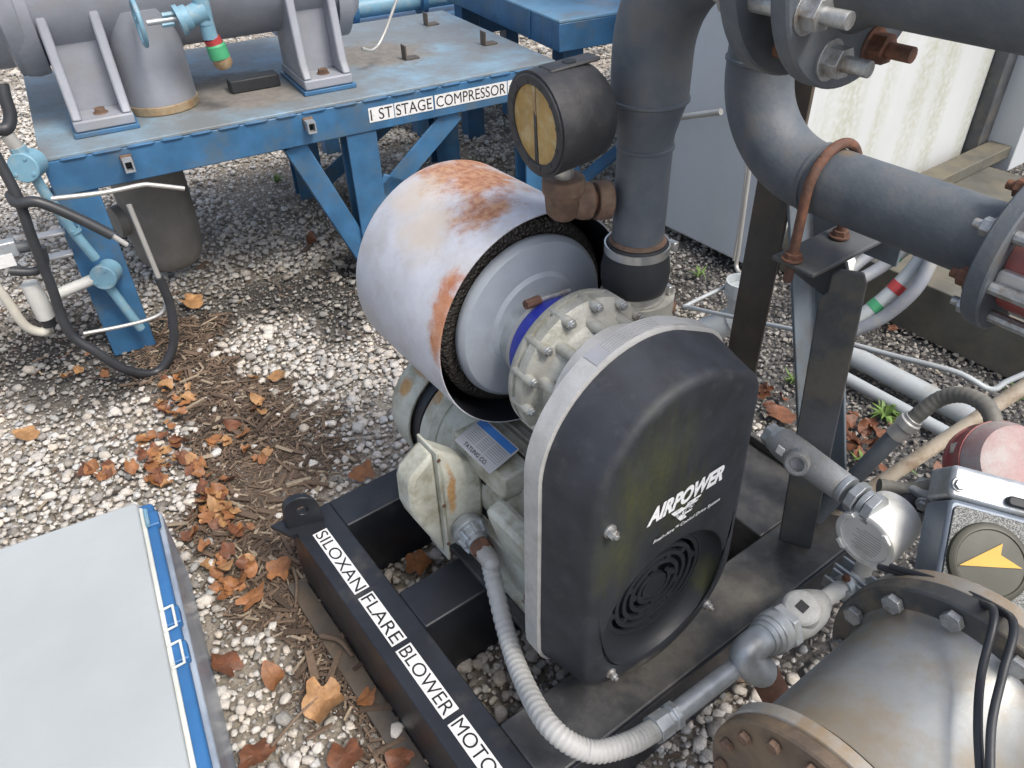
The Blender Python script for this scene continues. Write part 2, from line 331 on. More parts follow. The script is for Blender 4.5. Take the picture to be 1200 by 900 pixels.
def spline(pts, n=10):
    P = [np.array(p, float) for p in pts]; P = [2*P[0]-P[1]]+P+[2*P[-1]-P[-2]]; out = []
    for i in range(1, len(P)-2):
        for t in np.linspace(0, 1, n, endpoint=False):
            a, b, c, d = P[i-1:i+3]
            out.append(.5*((2*b)+(c-a)*t+(2*a-5*b+4*c-d)*t*t+(3*b-a-3*c+d)*t**3))
    out.append(P[-2]); return out
def rrect(x0, y0, x1, y1, r, n=4):
    out = []
    for cx, cy, a in ((x1-r, y1-r, 0), (x0+r, y1-r, 90), (x0+r, y0+r, 180), (x1-r, y0+r, 270)):
        for k in range(n+1):
            t = math.radians(a+90*k/n); out.append((cx+r*math.cos(t), cy+r*math.sin(t)))
    return out
def bolt(par, fr, p, d, r=.012, h=.012, m='galv_bolt', stud=0., washer=True, name='bolt'):
    p = np.array(p, float); d = np.array(d, float); d /= np.linalg.norm(d); b = MB(fr)
    if washer: b.lathe(p, d, [(-.002, r*1.5), (.0022, r*1.5)], 16)
    b.hexa(p+d*.001, p+d*h, r*1.15)
    if stud:
        prof = []; k = 0; hh = h*.9
        while hh < h+stud: prof += [(hh, r*.55), (hh+.0012, r*.62)]; hh += .0026
        b.lathe(p, d, prof, 12)
    return b.build(name, m, par, bevel=.0008)
Z1 = .22          # top of the skid
AX = (1, 0, 0); BX = (0, 1, 0); ZX = (0, 0, 1)
# ---------------------------------------------------------------- blower skid
sk = thing('blower_skid', 'black steel skid frame lettered SILOXAN FLARE BLOWER MOTOR under the blower', 'skid frame', (.43, .55, 0), fr=SF)
AE = .865
def chan(lo, hi, name, m_='black_paint'):
    return MB(SF).box(lo, hi).build(name, m_, sk, bevel=.004)
# side rail: channel with a bottom flange that shows outside
b_ = MB(SF).prism([(0, 0), (0, Z1), (.107, Z1), (.107, Z1-.012), (.012, Z1-.012), (.012, .012), (.107, .012), (.107, 0)], (-.0, 0, 0), BX, ZX, (AE+.15, 0, 0)); b_.build('side_rail', 'black_paint', sk, bevel=.003)
MB(SF).box((.0, -.05, .0), (AE+.15, -.001, .012)).build('foot_flange', 'steel_brown', sk, bevel=.003)
def crail(a0, a1, b0, b1, m_='black_paint'):
    MB(SF).prism([(a0, 0), (a0, Z1), (a1, Z1), (a1, 0), (a1-.012, 0), (a1-.012, Z1-.012), (a0+.012, Z1-.012), (a0+.012, 0)], (0, b0, 0), AX, ZX, (0, b1-b0, 0)).build('cross_rail', m_, sk, bevel=.004)
crail(0, .10, .1073, 1.0); crail(.345, .458, .1073, .84); crail(.725, AE, .1073, 1.12, 'rail_dirty')
MB(SF).prism([(.855, 0), (.855, Z1), (1.12, Z1), (1.12, 0), (1.108, 0), (1.108, Z1-.012), (.867, Z1-.012), (.867, 0)], (.0, 0, 0), BX, ZX, (.7247, 0, 0)).build('side_rail', 'rail_dirty', sk, bevel=.004)
MB(SF).box((.35, 1.085, Z1+.0005), (.72, 1.1, Z1+.028)).build('edge_strip', 'rail_dirty', sk, bevel=.003)
MB(SF).box((AE+.0006, .108, 0), (AE+.006, 1.12, Z1-.003)).build('rail_web', 'black_paint', sk, bevel=.001)
# motor mounting rails
for b0 in (.265, .56):
    MB(SF).box((.12, b0, Z1-.004), (.69, b0+.085, Z1+.012)).build('mounting_rail', 'rail_dirty', sk, bevel=.002)
# lifting lug at the corner
lug = [(-.045, 0), (.045, 0)]+[(.04*math.cos(t), .052+.04*math.sin(t)) for t in np.linspace(0, math.pi, 14)]
hole = [(.013*math.cos(t), .05+.013*math.sin(t)) for t in np.linspace(0, 2*math.pi, 16, endpoint=False)]
def holed_prism(mb, out, hol, o, u, v, w_):
    # fan bridging between an outline and a hole by angle
    o, u, v, w_ = (np.array(x, float) for x in (o, u, v, w_)); c = np.mean(hol, 0); n = 48
    def rad(poly, t):
        d = np.array([math.cos(t), math.sin(t)]); best = None
        for i in range(len(poly)):
            p, q = np.array(poly[i])-c, np.array(poly[(i+1) % len(poly)])-c; e = q-p
            den = d[0]*e[1]-d[1]*e[0]
            if abs(den) < 1e-12: continue
            s_ = (p[0]*e[1]-p[1]*e[0])/den; t_ = (p[0]*d[1]-p[1]*d[0])/den
            if s_ > 0 and -1e-9 <= t_ <= 1+1e-9: best = s_ if best is None else max(best, s_)
        return c+d*best
    ts_ = np.linspace(0, 2*math.pi, n, endpoint=False)
    A = [rad(out, t) for t in ts_]; B = [rad(hol, t) for t in ts_]
    P = lambda q, k: o+q[0]*u+q[1]*v+w_*k
    loops = [[P(q, 0) for q in B], [P(q, 0) for q in A], [P(q, 1) for q in A], [P(q, 1) for q in B], [P(q, 0) for q in B]]
    return mb.loft(loops, False, False)
holed_prism(MB(SF), lug, hole, (.018, .03, Z1), (.35, .94, 0), ZX, (.02, 0, 0)).build('lifting_lug', 'black_paint', sk, bevel=.002)
MB(SF).prism([(-.012, -.04), (.05, -.012), (.05, .075), (-.012, .06)], (0, 0, Z1-.011), AX, BX, (0, 0, .0125)).build('lug_pad', 'black_paint', sk)
# lettering tapes on the rail
def tape(par, fr, o, u, v, L_, h, txt, size, m_='tape_white', pad=.004, shear=0., n=None):
    o, u, v = (np.array(x, float) for x in (o, u, v)); w_ = np.cross(u, v)
    tp = MB(fr).prism([(0, 0), (L_, 0), (L_, h), (0, h)], o+w_*.0004, u, v, w_*.0008).build('label_tape', m_, par)
    mb = MB(fr).text(txt, (0, 0, 0), AX, BX, 1, ext=0)
    vv = np.array(mb.v); x0, x1 = vv[:, 0].min(), vv[:, 0].max(); y0, y1 = vv[:, 1].min(), vv[:, 1].max()
    sx = (L_-2*pad)/(x1-x0); sy = (h-2*pad)/(y1-y0)
    mb.v = [tuple(o+w_*.0018+u*(pad+(p[0]-x0)*sx)+v*(pad+(p[1]-y0)*sy)) for p in vv]
    mb.build('lettering', 'ink', tp, flat=True, fixn=False); return tp
for (x0, x1, tx) in (((375, 623), (427, 691), 'SILOXAN'), ((431, 696), (470, 752), 'FLARE'), ((475, 757), (530, 836), 'BLOWER'), ((535, 843), (592, 921), 'MOTOR')):
    p, q = sz(*x0, Z1), sz(*x1, Z1)
    tape(sk, SF, (p[0], .028, Z1), AX, BX, q[0]-p[0], .036, tx, .03)

# ---------------------------------------------------------------- motor
MBc, MZ = .468, .388
mo = thing('electric_motor', 'grime-streaked pale grey electric motor bolted to the skid below the filter drum', 'motor', (.36, MBc, Z1+.012), fr=SF)
MB(SF).lathe((.115, MBc, MZ), AX, [(0, .136), (.0, .138), (.53, .138), (.53, .136)], 64).build('motor_body', 'motor_paint', mo)
cow = [(0, .07), (.004, .10), (.014, .135), (.03, .152), (.05, .158), (.125, .160), (.125, .155), (.06, .15)]
MB(SF).lathe((-.04, MBc, MZ), AX, cow, 64).build('fan_cowl', 'motor_paint', mo)
MB(SF).lathe((.086, MBc, MZ), AX, [(0, .148), (.027, .148)], 64).build('cowl_gap', 'drum_inside', mo)
MB(SF).lathe((.1135, MBc, MZ), AX, [(0, .142), (.01, .152), (.045, .154), (.06, .142)], 64).build('end_bell', 'motor_paint', mo)
MB(SF).lathe((.56, MBc, MZ), AX, [(0, .142), (.015, .152), (.05, .154), (.075, .138), (.11, .09)], 64).build('end_bell', 'motor_paint', mo)
for k in range(26):                       # cooling fins along the body
    t = math.radians(-40+k*10.5)
    if math.radians(138) < t < math.radians(215): continue
    if math.radians(122) < t < math.radians(138): continue
    c, s_ = math.cos(t), math.sin(t); u = np.array([0, c, s_]); v = np.array([0, -s_, c])
    MB(SF).prism([(.134, -.004), (.160, -.0025), (.160, .0025), (.134, .004)], (.19, MBc, MZ), u, v, (.36, 0, 0)).build('cooling_fin', 'motor_fin', mo, bevel=.001)
for b0 in (-.125, .125):                   # feet
    MB(SF).prism([(b0-.055, 0), (b0+.055, 0), (b0+.055, .014), (b0+.02, .02), (b0+.01, .09), (b0-.03, .09), (b0-.04, .02), (b0-.055, .014)], (.2, MBc, Z1+.0125), BX, ZX, (.38, 0, 0)).build('mounting_foot', 'motor_paint', mo, bevel=.003)
for (a, b) in ((.55, MBc-.155), (.24, MBc-.155), (.55, MBc+.155)): bolt(mo, SF, (a, b, Z1+.028), ZX, .012, .012, 'rusty')
# big smooth shoulder casting beside the terminal box
MB(SF).prism(rrect(-.075, -.10, .075, .075, .03), (.53, MBc-.135, MZ+.03), AX, (0, -.25, .97), (0, -.045, -.01)).build('side_casting', 'motor_paint', mo, bevel=.012)
# terminal box on the left
tb = MB(SF).loft([[(.285, .240, .26), (.335, .240, .26), (.362, .330, .275), (.30, .335, .275)], [(.285, .240, .50), (.352, .240, .50), (.366, .332, .45), (.30, .335, .45)], [(.285, .240, .562), (.335, .240, .562), (.350, .335, .478), (.30, .335, .478)]]).build('terminal_box', 'motor_paint', mo, bevel=.008)
def hexo(a0, a1, z0, z1, c): return [(a0+c, z0), (a1-c*.4, z0), (a1, z0+c), (a1, z1-c*.6), (a1-c*.5, z1), (a0+c*1.2, z1), (a0, z1-c), (a0, z0+c)]
lo_ = lambda o, b: [np.array((a, b, z)) for a, z in o]
MB(SF).prism([(.2335, .255), (.2335, .562), (.180, .525), (.170, .50), (.168, .435), (.176, .40)], (.285, 0, 0), BX, ZX, (.062, 0, 0)).build('box_lid', 'motor_paint', tb, bevel=.010)
MB(SF).prism([(.280, .245), (.356, .245), (.356, .568), (.280, .568)], (0, .2338, 0), AX, ZX, (0, .006, 0)).build('lid_flange', 'motor_paint', tb, bevel=.001)
for z in (.55, .42, .30): bolt(mo, SF, (.356, .237, z), AX, .004, .004, 'rusty', washer=False, name='lid_screw')
MB(SF).prism([(.3355, .27), (.3355, .475), (.340, .475), (.340, .27)], (.295, 0, 0), BX, ZX, (.075, 0, 0)).build('box_gasket', 'rubber', mo)
MB(SF).box((.285, .315, .47), (.47, .385, .535)).build('nameplate_pad', 'motor_paint', mo, bevel=.006)
# nameplate on top, tilted towards the viewer's left
na = np.array(sa(535, 518, .40)); 
npl_o = np.array([.335, .345, .612]); npu = np.array([.88, .42, -.18]); npu /= np.linalg.norm(npu)
npu = np.array([1., 0, 0]); npv = np.array([0, .95, .312]); NO = np.array((.318, .300, .541))
npl = MB(SF).prism(rrect(0, 0, .128, .078, .004), NO, npu, npv, np.cross(npu, npv)*.002).build('nameplate', 'plate_silver', mo)
w3 = np.cross(npu, npv); o3 = NO+w3*.0022
MB(SF).prism([(.004, .058), (.124, .058), (.124, .075), (.004, .075)], o3, npu, npv, w3*.0006).build('brand_band', 'plate_blue', npl)
for q in range(7):
    for (x0, x1) in ((.012, .045), (.05, .075), (.08, .122)):
        MB(SF).prism([(x0, .022+q*.005), (x1, .022+q*.005), (x1, .0237+q*.005), (x0, .0237+q*.005)], o3, npu, npv, w3*.0004).build('print_line', 'plate_print', npl)
MB(SF).text('TATUNG CO.', o3+npu*.024+npv*.006, npu, npv, .013, bold=.01, ext=.0006).build('lettering', 'ink', npl, flat=True, fixn=False)
# conduit hub + liquid tight connector on the box front
hb = np.array((.362, .287, .322)); d = np.array((1., -.12, -.05)); d /= np.linalg.norm(d)
hub = MB(SF).lathe(hb-d*.01, d, [(0, .036), (.014, .038), (.016, .040), (.026, .040), (.03, .030), (.05, .028)], 28).build('conduit_hub', 'galv', mo, bevel=.001)
for k in range(8):
    t = k*math.pi/4; u = np.array([0, math.cos(t), math.sin(t)])
    MB(SF).bar(hb+d*.02+u*.034, hb+d*.045+u*.029, .005, .008, u).build('hub_rib', 'galv', hub)
# ---------------------------------------------------------------- flexible conduit to the floor fittings
fc = thing('flexible_conduit', 'ribbed pale grey flexible conduit hanging from the motor terminal box', 'conduit', (.7, .2, Z1), fr=SF)
c0 = hb+d*.05
path = [c0+d*.025, c0+d*.06, sa(575, 665, .47), sa(593, 740, .60), sa(613, 797, .72), sa(645, 852, .85), sa(690, 880, .915), sa(735, 872, .94), sa(770, 853, .94)]
sp = spline(path, 26); 
rr = [.0185+.0014*math.sin(i*2.1) for i in range(len(sp))]
MB(SF).tube(sp, rr, 18).build('conduit_hose', 'flex_grey', fc, smooth=80)
MB(SF).lathe(c0-d*.005, d, [(0, .021), (.012, .021), (.013, .025), (.03, .025), (.032, .020), (.036, .019)], 6).build('gland_nut', 'rusty', fc)
MB(SF).lathe(c0-d*.012, d, [(0, .024), (.015, .024)], 20).build('gland_ring', 'galv', fc)
e0 = np.array(sa(768, 854, .94)); e1 = np.array(sa(812, 822, .94)); dd = (e1-e0)/np.linalg.norm(e1-e0)
MB(SF).lathe(e0-dd*.005, dd, [(0, .026), (.03, .026), (.032, .022), (.04, .022), (.042, .026), (.055, .026)], 8).build('gland_nut', 'galv', fc, bevel=.001)
# ---------------------------------------------------------------- galvanised conduit run in front of the skid
cr = thing('rigid_conduit_run', 'galvanised conduit run with elbow and cast body along the skid front', 'conduit', (.94, .55, .1), fr=SF)
P = lambda x, y: np.array((.94, sa(x, y, .94)[1], sa(x, y, .94)[2]))
MB(SF).cyl(e0+dd*.03, P(866, 779), .0185, 20).build('straight_tube', 'galv', cr)
q0 = P(866, 780)
eb = [P(850, 792), P(872, 776)]
ed = (P(1000, 690)-P(880, 770)); ed /= np.linalg.norm(ed)
k0 = P(880, 762)
MB(SF).tube(spline([k0+np.array((.03, .01, -.045)), k0+np.array((.018, -.012, -.02)), k0+np.array((.002, -.018, .004)), k0+ed*.01+np.array((0, 0, .012)), k0+ed*.045+np.array((0, 0, .012))], 8), .030, 20).build('elbow', 'galv', cr, smooth=60)
k1 = k0+ed*.03+np.array((0, 0, .012))
MB(SF).lathe(k1, ed, [(0, .033), (.012, .033), (.013, .037), (.024, .037), (.025, .041), (.05, .041)], 28).build('union_collar', 'galv', cr, bevel=.001)
MB(SF).lathe(k1+ed*.0505, ed, [(0, .046), (.022, .046)], 6).build('union_nut', 'galv', cr, bevel=.002)
k2 = k1+ed*.072
bd = MB(SF).lathe(k2, ed, [(0, .035), (.01, .040), (.05, .044), (.09, .040), (.11, .032), (.125, .026)], 28).build('conduit_body', 'cast_fit', cr)
pl = k2+ed*.045; pd = np.array((.15, -.25, .95)); pd /= np.linalg.norm(pd)
MB(SF).lathe(pl, pd, [(.02, .038), (.05, .036), (.054, .032), (.056, .028)], 28).build('plug_boss', 'cast_fit', bd)
su = np.cross(pd, AX); su /= np.linalg.norm(su)
MB(SF).prism([(-.010, -.010), (.010, -.010), (.010, .010), (-.010, .010)], pl+pd*.0562, su, np.cross(pd, su), pd*.0008).build('square_socket', 'vent_dark', bd)
MB(SF).cyl(k2+ed*.115, k2+ed*.27, .018, 18).build('straight_tube', 'white_grey', cr)
ks = k0+np.array((.03, .01, -.045)); MB(SF).cyl(ks, ks+np.array((.03, .012, -.05)), .0285, 20).build('pipe_nipple', 'rusty', cr)
for i in range(2):
    kk = k2+ed*(.205+.0*i); u = np.array((0, 0, 1.))
MB(SF).ring(k2+ed*.2, ed, .0182, .024, .018, 20).build('tube_clamp', 'galv', cr)
bolt(cr, SF, k2+ed*.209+np.array((0, -.0, .028)), (0, 0, 1), .006, .008, 'rusty')
# ---------------------------------------------------------------- blower head (volute, drive cover)
BB, BZ = .475, .760
bl = thing('centrifugal_blower', 'cast aluminium blower with black AIRPOWER belt cover on the skid', 'blower', (.6, BB, Z1), fr=SF)
vol = [(.462, .05), (.464, .11), (.468, .135), (.474, .143), (.478, .145), (.487, .145), (.489, .139), (.495, .139), (.497, .145), (.515, .145), (.519, .140), (.525, .130), (.535, .112), (.56, .10), (.60, .10)]
MB(SF).lathe((0, BB, BZ), AX, vol, 72).build('volute', 'cast_alu', bl)
MB(SF).lathe((0, BB, BZ), AX, [(.502, .10), (.502, .122), (.527, .120), (.533, .112), (.55, .10)], 64).build('volute_face', 'cast_alu', bl)
for k in range(14):
    t = math.radians(8+k*360/14); u = np.array((0, math.cos(t), math.sin(t)))
    p = np.array((0, BB, BZ))+u*.138
    MB(SF).lathe(p+np.array((.476, 0, 0)), AX, [(0, .006), (.008, .0095), (.055, .0095), (.058, .008)], 14).build('bolt_boss', 'cast_alu', bl)
    bolt(bl, SF, p+np.array((.5345, 0, 0)), AX, .006, .007, 'galv_bolt')
for k in range(10):
    t = math.radians(20+k*36); u = np.array((0, math.cos(t), math.sin(t)))
    MB(SF).lathe(np.array((.52, BB, BZ))+u*.112, AX, [(0, .013), (.04, .011), (.075, .010)], 12).build('stud_post', 'cast_alu', bl)
# tangential outlet going up on the far side
ou = np.array((.46, .655, .775))
MB(SF).lathe((.46, .655, .70), ZX, [(0, .06), (.04, .072), (.13, .072)], 40).build('outlet_neck', 'cast_alu', bl)
MB(SF).prism([(.50, .70), (.66, .72), (.70, .80), (.655, .84), (.56, .86), (.48, .80)], (.425, 0, 0), BX, ZX, (.07, 0, 0)).build('outlet_scroll', 'cast_alu', bl, bevel=.015)
bolt(bl, SF, (.505, .70, .80), (.8, .5, 0), .011, .012, 'rusty')
MB(SF).lathe((0, BB-.01, BZ+.005), AX, [(.575, .09), (.578, .122), (.66, .124), (.676, .124)], 64).build('bearing_disc', 'plate_alu', bl)
# outline of the drive cover: hull of two circles
def cover_outline(off, n=120):
    C1, r1, C2, r2 = np.array((.415, .765)), .195+off, np.array((.42, .43)), .205+off
    ex = [np.array((.53, .84)), ]; out = []
    cc = np.array((.42, .6))
    for k in range(n):
        t = 2*math.pi*k/n; d = np.array((math.cos(t), math.sin(t))); best = 0
        for C, r in ((C1, r1), (C2, r2), (np.array((.52, .83)), .09+off), (np.array((.30, .36)), .085+off)):
            oc = cc-C; b = oc@d; q = b*b-(oc@oc-r*r)
            if q >= 0: best = max(best, -b+math.sqrt(q))
        out.append(best)
    # convex-ish fill between circles
    pts = np.array([cc+best*np.array((math.cos(2*math.pi*k/n), math.sin(2*math.pi*k/n))) for k, best in enumerate(out)])
    bm = bmesh.new(); vs_ = [bm.verts.new((p[0], p[1], 0)) for p in pts]
    res = []
    def cross(o, a, b): return (a[0]-o[0])*(b[1]-o[1])-(a[1]-o[1])*(b[0]-o[0])
    srt = sorted(map(tuple, pts)); lo = []; up = []
    for p in srt:
        while len(lo) >= 2 and cross(lo[-2], lo[-1], p) <= 0: lo.pop()
        lo.append(p)
    for p in reversed(srt):
        while len(up) >= 2 and cross(up[-2], up[-1], p) <= 0: up.pop()
        up.append(p)
    bm.free(); hull = lo[:-1]+up[:-1]
    for k in range(n):
        t = 2*math.pi*k/n; d = np.array((math.cos(t), math.sin(t))); best = 0
        for i in range(len(hull)):
            p, q = np.array(hull[i])-cc, np.array(hull[(i+1) % len(hull)])-cc; e = q-p; den = d[0]*e[1]-d[1]*e[0]
            if abs(den) < 1e-12: continue
            s_ = (p[0]*e[1]-p[1]*e[0])/den; t_ = (p[0]*d[1]-p[1]*d[0])/den
            if s_ > 0 and -1e-6 <= t_ <= 1+1e-6: best = max(best, s_)
        res.append(cc+d*best)
    return res
L3 = lambda o, a: [np.array((a, p[0], p[1])) for p in o]
bp = MB(SF).loft([L3(cover_outline(-.005), .672), L3(cover_outline(.006), .676), L3(cover_outline(.006), .712), L3(cover_outline(-.002), .714)]).build('back_plate', 'plate_alu', bl)
VC = np.array((.425, .437)); VR = .150
def vcirc(r, n=120, c=VC):   # matches outline vertices by angle from (.42,.6)
    return [c+r*np.array((math.cos(2*math.pi*k/n), math.sin(2*math.pi*k/n))) for k in range(n)]
AF = .815
loops = [L3(cover_outline(0), .7145), L3(cover_outline(-.006), .74), L3(cover_outline(-.013), .77), L3(cover_outline(-.018), .797), L3(cover_outline(-.0195), .804), L3(cover_outline(-.023), .810), L3(cover_outline(-.028), .8138), L3(cover_outline(-.034), AF), L3(cover_outline(-.037), AF)]
cv = MB(SF).loft(loops+[L3(vcirc(VR+.004), AF), L3(vcirc(VR), AF-.003)], True, False).build('belt_cover', 'cover_plastic', bl, smooth=50)
MB(SF).loft([L3(vcirc(VR), AF-.003), L3(vcirc(VR-.004, c=VC+(0, .001)), AF-.013), L3(vcirc(VR-.014, c=VC+(0.001, .003)), AF-.025), L3(vcirc(.126, c=VC+(.002, .004)), AF-.030), L3(vcirc(.116, c=VC+(.002, .004)), AF-.030), L3(vcirc(.116, c=VC+(.002, .004)), AF-.055)], False, True).build('vent_recess', 'cover_recess', cv, smooth=50)
vc = VC+(.002, .004)
for j, r in enumerate((.1155, .098, .080, .062, .043)):       # concentric vent slats, broken by bridges
    for q in range(4 if j < 4 else 3):
        t0 = q*math.pi/2+j*.5; t1 = t0+math.pi/2-.0
        ts_ = np.linspace(t0, t1, 14)
        ring_ = [(vc[0]+r*math.cos(t), vc[1]+r*math.sin(t)) for t in ts_]+[(vc[0]+(r-.009)*math.cos(t), vc[1]+(r-.009)*math.sin(t)) for t in ts_[::-1]]
        MB(SF).prism(ring_, (AF-.039, 0, 0), BX, ZX, (.008, 0, 0)).build('vent_slat', 'cover_recess', cv)
        # bridge to the next ring
        tb_ = t0+.12; u = np.array((0, math.cos(tb_), math.sin(tb_))); c3 = np.array((AF-.035, vc[0], vc[1]))
        MB(SF).bar(c3+u*(r-.018), c3+u*(r-.004), .012, .007, AX).build('vent_bridge', 'cover_recess', cv)
MB(SF).lathe((AF-.039, vc[0], vc[1]), AX, [(0, .030), (.008, .030)], 24).build('vent_hub', 'cover_recess', cv)
for (p, rr_) in (((714, 622), .010), ((713, 794), .009), ((832, 708), .009)):
    q = sa(*p, AF); q = q+(np.array((0, -.014, .012)) if p[0] > 800 else (np.array((0, .004, .012)) if p[1] > 750 else 0)); bolt(cv, SF, (AF+.0015, q[1], q[2]), AX, rr_*.8, .012, 'galv_bolt', stud=.006, name='cover_screw')
q = sa(879, 533, .79); MB(SF).lathe((.786, .605, .66), (.5, .85, 0), [(0, .013), (.004, .013)], 20).build('screw_hole', 'vent_dark', cv)
# cover lettering
p0, p1 = sa(757, 617, AF), sa(846, 560, AF)
pm = MB(SF).text('AIRPOWER', (AF, 0, 0), BX, ZX, 1, shear=.32, bold=.05, ext=0)
vv = np.array(pm.v); x0, x1 = vv[:, 1].min(), vv[:, 1].max(); hz = .034/(vv[:, 2].max())
LZ = .5*(p0[2]+p1[2]); 
pm.v = [(AF+.0012, p0[1]+(p[1]-x0)/(x1-x0)*(p1[1]-p0[1]), LZ+p[2]*hz) for p in vv]
pm.build('airpower_lettering', 'print_white', cv, flat=True, fixn=False)
xm = .5*(p0[1]+p1[1])
MB(SF).prism([(-.032, .0), (-.006, -.033), (.008, -.033), (.0, -.018), (.012, -.014), (.03, 0), (.008, 0), (0, -.006), (-.008, 0)], (AF+.0009, xm, LZ-.008), BX, ZX, (.0006, 0, 0)).build('emblem', 'print_white', cv)
for q in range(4): MB(SF).prism([(.006-.002*q, -.007*q), (.038-.006*q, -.007*q), (.036-.006*q, -.004-.007*q), (.004-.002*q, -.004-.007*q)], (AF+.0009, xm, LZ-.006), BX, ZX, (.0006, 0, 0)).build('emblem_stripe', 'print_white', cv)
MB(SF).text('VORTRON', (AF+.0022, xm-.03, LZ-.026), BX, ZX, .0125, shear=.2, bold=.02, ext=0).build('emblem_lettering', 'ink', cv, flat=True, fixn=False)
MB(SF).text('Fresh-Aire\u2122 Cooled Drive System', (AF+.0012, xm-.068, LZ-.056), BX, ZX, .0112, shear=.3, bold=.012, ext=0, align='LEFT').build('small_lettering', 'print_white', cv, flat=True, fixn=False)
# warning plate on the rim of the back plate
so_ = cover_outline(.0075)
i0 = 26
def rim_pt(f, a):
    i = int(math.floor(f)); u = f-i; p = so_[i % 120]*(1-u)+so_[(i+1) % 120]*u; return np.array((a, p[0], p[1]))
fr_ = np.linspace(25, 35, 12)
wl = MB(SF).loft([[rim_pt(f, .678) for f in fr_]+[rim_pt(f, .678)-np.array((0, 0, .0008)) for f in fr_[::-1]], [rim_pt(f, .708) for f in fr_]+[rim_pt(f, .708)-np.array((0, 0, .0008)) for f in fr_[::-1]]]).build('warning_plate', 'plate_silver', bp)
for j in range(5):
    f_ = np.linspace(28, 33.5, 8); a0 = .683+j*.0047
    MB(SF).loft([[rim_pt(f, a0)+np.array((0, 0, .0009)) for f in f_]+[rim_pt(f, a0)+np.array((0, 0, .0003)) for f in f_[::-1]], [rim_pt(f, a0+.0014)+np.array((0, 0, .0009)) for f in f_]+[rim_pt(f, a0+.0014)+np.array((0, 0, .0003)) for f in f_[::-1]]]).build('print_line', 'plate_print', wl)
# small raised text on the volute face
MB(SF).text('VORTRON', (.5225, BB+.03, BZ+.105), (0, .92, -.38), (0, .38, .92), .016, bold=.01, ext=.0008).build('cast_lettering', 'cast_alu', bl, flat=True, fixn=False)

# ---------------------------------------------------------------- intake filter drum
fd = thing('intake_filter', 'round intake filter inside a rust-patched white metal drum above the motor', 'air filter', (.2, .487, .54), fr=SF)
DC = (0, .487, .778)
sh = MB(SF).lathe(DC, AX, [(.362, .2255), (.3625, .2275), (.36, .2285), (.034, .224), (.028, .222), (.026, .20), (.026, .02)], 96, caps=False)
sh.build('drum_shield', 'drum_white', fd, fixn=False)
MB(SF).lathe(DC, AX, [(.3615, .2252), (.032, .2205), (.0305, .02)], 96, caps=False).build('drum_lining', 'drum_inside', fd, fixn=False)
MB(SF).lathe(DC, AX, [(.05, .199), (.315, .199), (.322, .19), (.322, .17)], 96).build('filter_mesh', 'mesh', fd)
ecap = [(.330, .172), (.337, .1735), (.344, .172), (.352, .164), (.355, .145), (.356, .106), (.359, .102), (.362, .098), (.363, .06), (.363, .03)]
MB(SF).lathe(DC, AX, ecap, 96).build('end_cap', 'disc_grey', fd)
MB(SF).lathe((0, BB+.005, BZ), AX, [(.36, .086), (.392, .086), (.394, .084)], 48).build('inlet_collar', 'galv', fd)
MB(SF).lathe((0, BB+.005, BZ), AX, [(.388, .080), (.391, .089), (.405, .094), (.42, .102), (.45, .108), (.468, .108)], 48).build('blue_hose', 'blue_hose', fd)
MB(SF).ring((.393, BB+.005, BZ), AX, .0905, .0935, .010, 48).build('hose_clamp', 'stainless', fd)
MB(SF).cyl((.399, BB-.02, BZ+.098), (.399, BB+.06, BZ+.090), .0055, 10).build('clamp_screw', 'galv_bolt', fd)
MB(SF).cyl((.399, BB-.045, BZ+.099), (.399, BB-.012, BZ+.0985), .009, 8).build('clamp_bolt', 'rusty', fd)
# ---------------------------------------------------------------- rubber coupling + discharge pipe
PA, PB = .46, .645
cp = thing('rubber_coupling', 'black rubber sleeve with two steel band clamps between blower and vertical pipe', 'coupling', (PA, PB, .82), fr=SF)
MB(SF).lathe((PA, PB, .815), ZX, [(0, .055), (.004, .057), (.03, .0585), (.05, .064), (.075, .065), (.10, .061), (.126, .057), (.13, .055)], 48).build('sleeve', 'rubber', cp)
for z in (.832, .925):
    MB(SF).ring((PA, PB, z), ZX, .0580, .0610, .016, 48).build('band_clamp', 'stainless', cp)
    MB(SF).box((PA+.03, PB+.046, z-.001), (PA+.05, PB+.058, z+.017)).build('clamp_lock', 'stainless', cp, bevel=.002)
dp = thing('discharge_pipe', 'thick grey vertical pipe rising from the blower and bending to a bolted flange', 'pipe', (PA, PB, .93), fr=SF)
MB(SF).lathe((PA, PB, .93), ZX, [(0, .0475), (.195, .0475)], 48).build('lower_pipe', 'pipe_grey', dp)
MB(SF).lathe((PA, PB, .9405), ZX, [(0, .049), (.006, .053), (.013, .049)], 48).build('pipe_end_bead', 'rust_brown', dp)
MB(SF).lathe((PA, PB, 1.1255), ZX, [(0, .0475), (.02, .0485), (.05, .056), (.075, .0635), (.0795, .0645)], 48).build('reducer', 'pipe_grey', dp)
FL1, FL2 = .712, .788; ZC = 1.448; ER = .175
MB(SF).tube([(PA, PB, 1.2055), (PA, PB, 1.23), (PA, PB, 1.25)]+arc((PA+ER, PB, ZC-ER), (-1, 0, 0), (0, 0, 1), ER, 0, math.pi/2, 18)[0:]+[(PA+ER+.02, PB, ZC), (FL1-.0135, PB, ZC)], .0645, 48).build('elbow', 'pipe_grey', dp, smooth=60)
for z, r in ((1.1245, .0475), (1.2045, .0642)):
    MB(SF).lathe((PA, PB, z-.004), ZX, [(0, r), (.002, r+.003), (.006, r+.003), (.008, r)], 48).build('weld_bead', 'pipe_grey', dp)
def flange(par, fr, p, ax, r, th, m_, nb, rb, bolts=True, hole=None):
    return MB(fr).lathe(p, ax, [(0, r-.003), (.003, r), (th-.003, r), (th, r-.003)], 64).build('flange', m_, par)
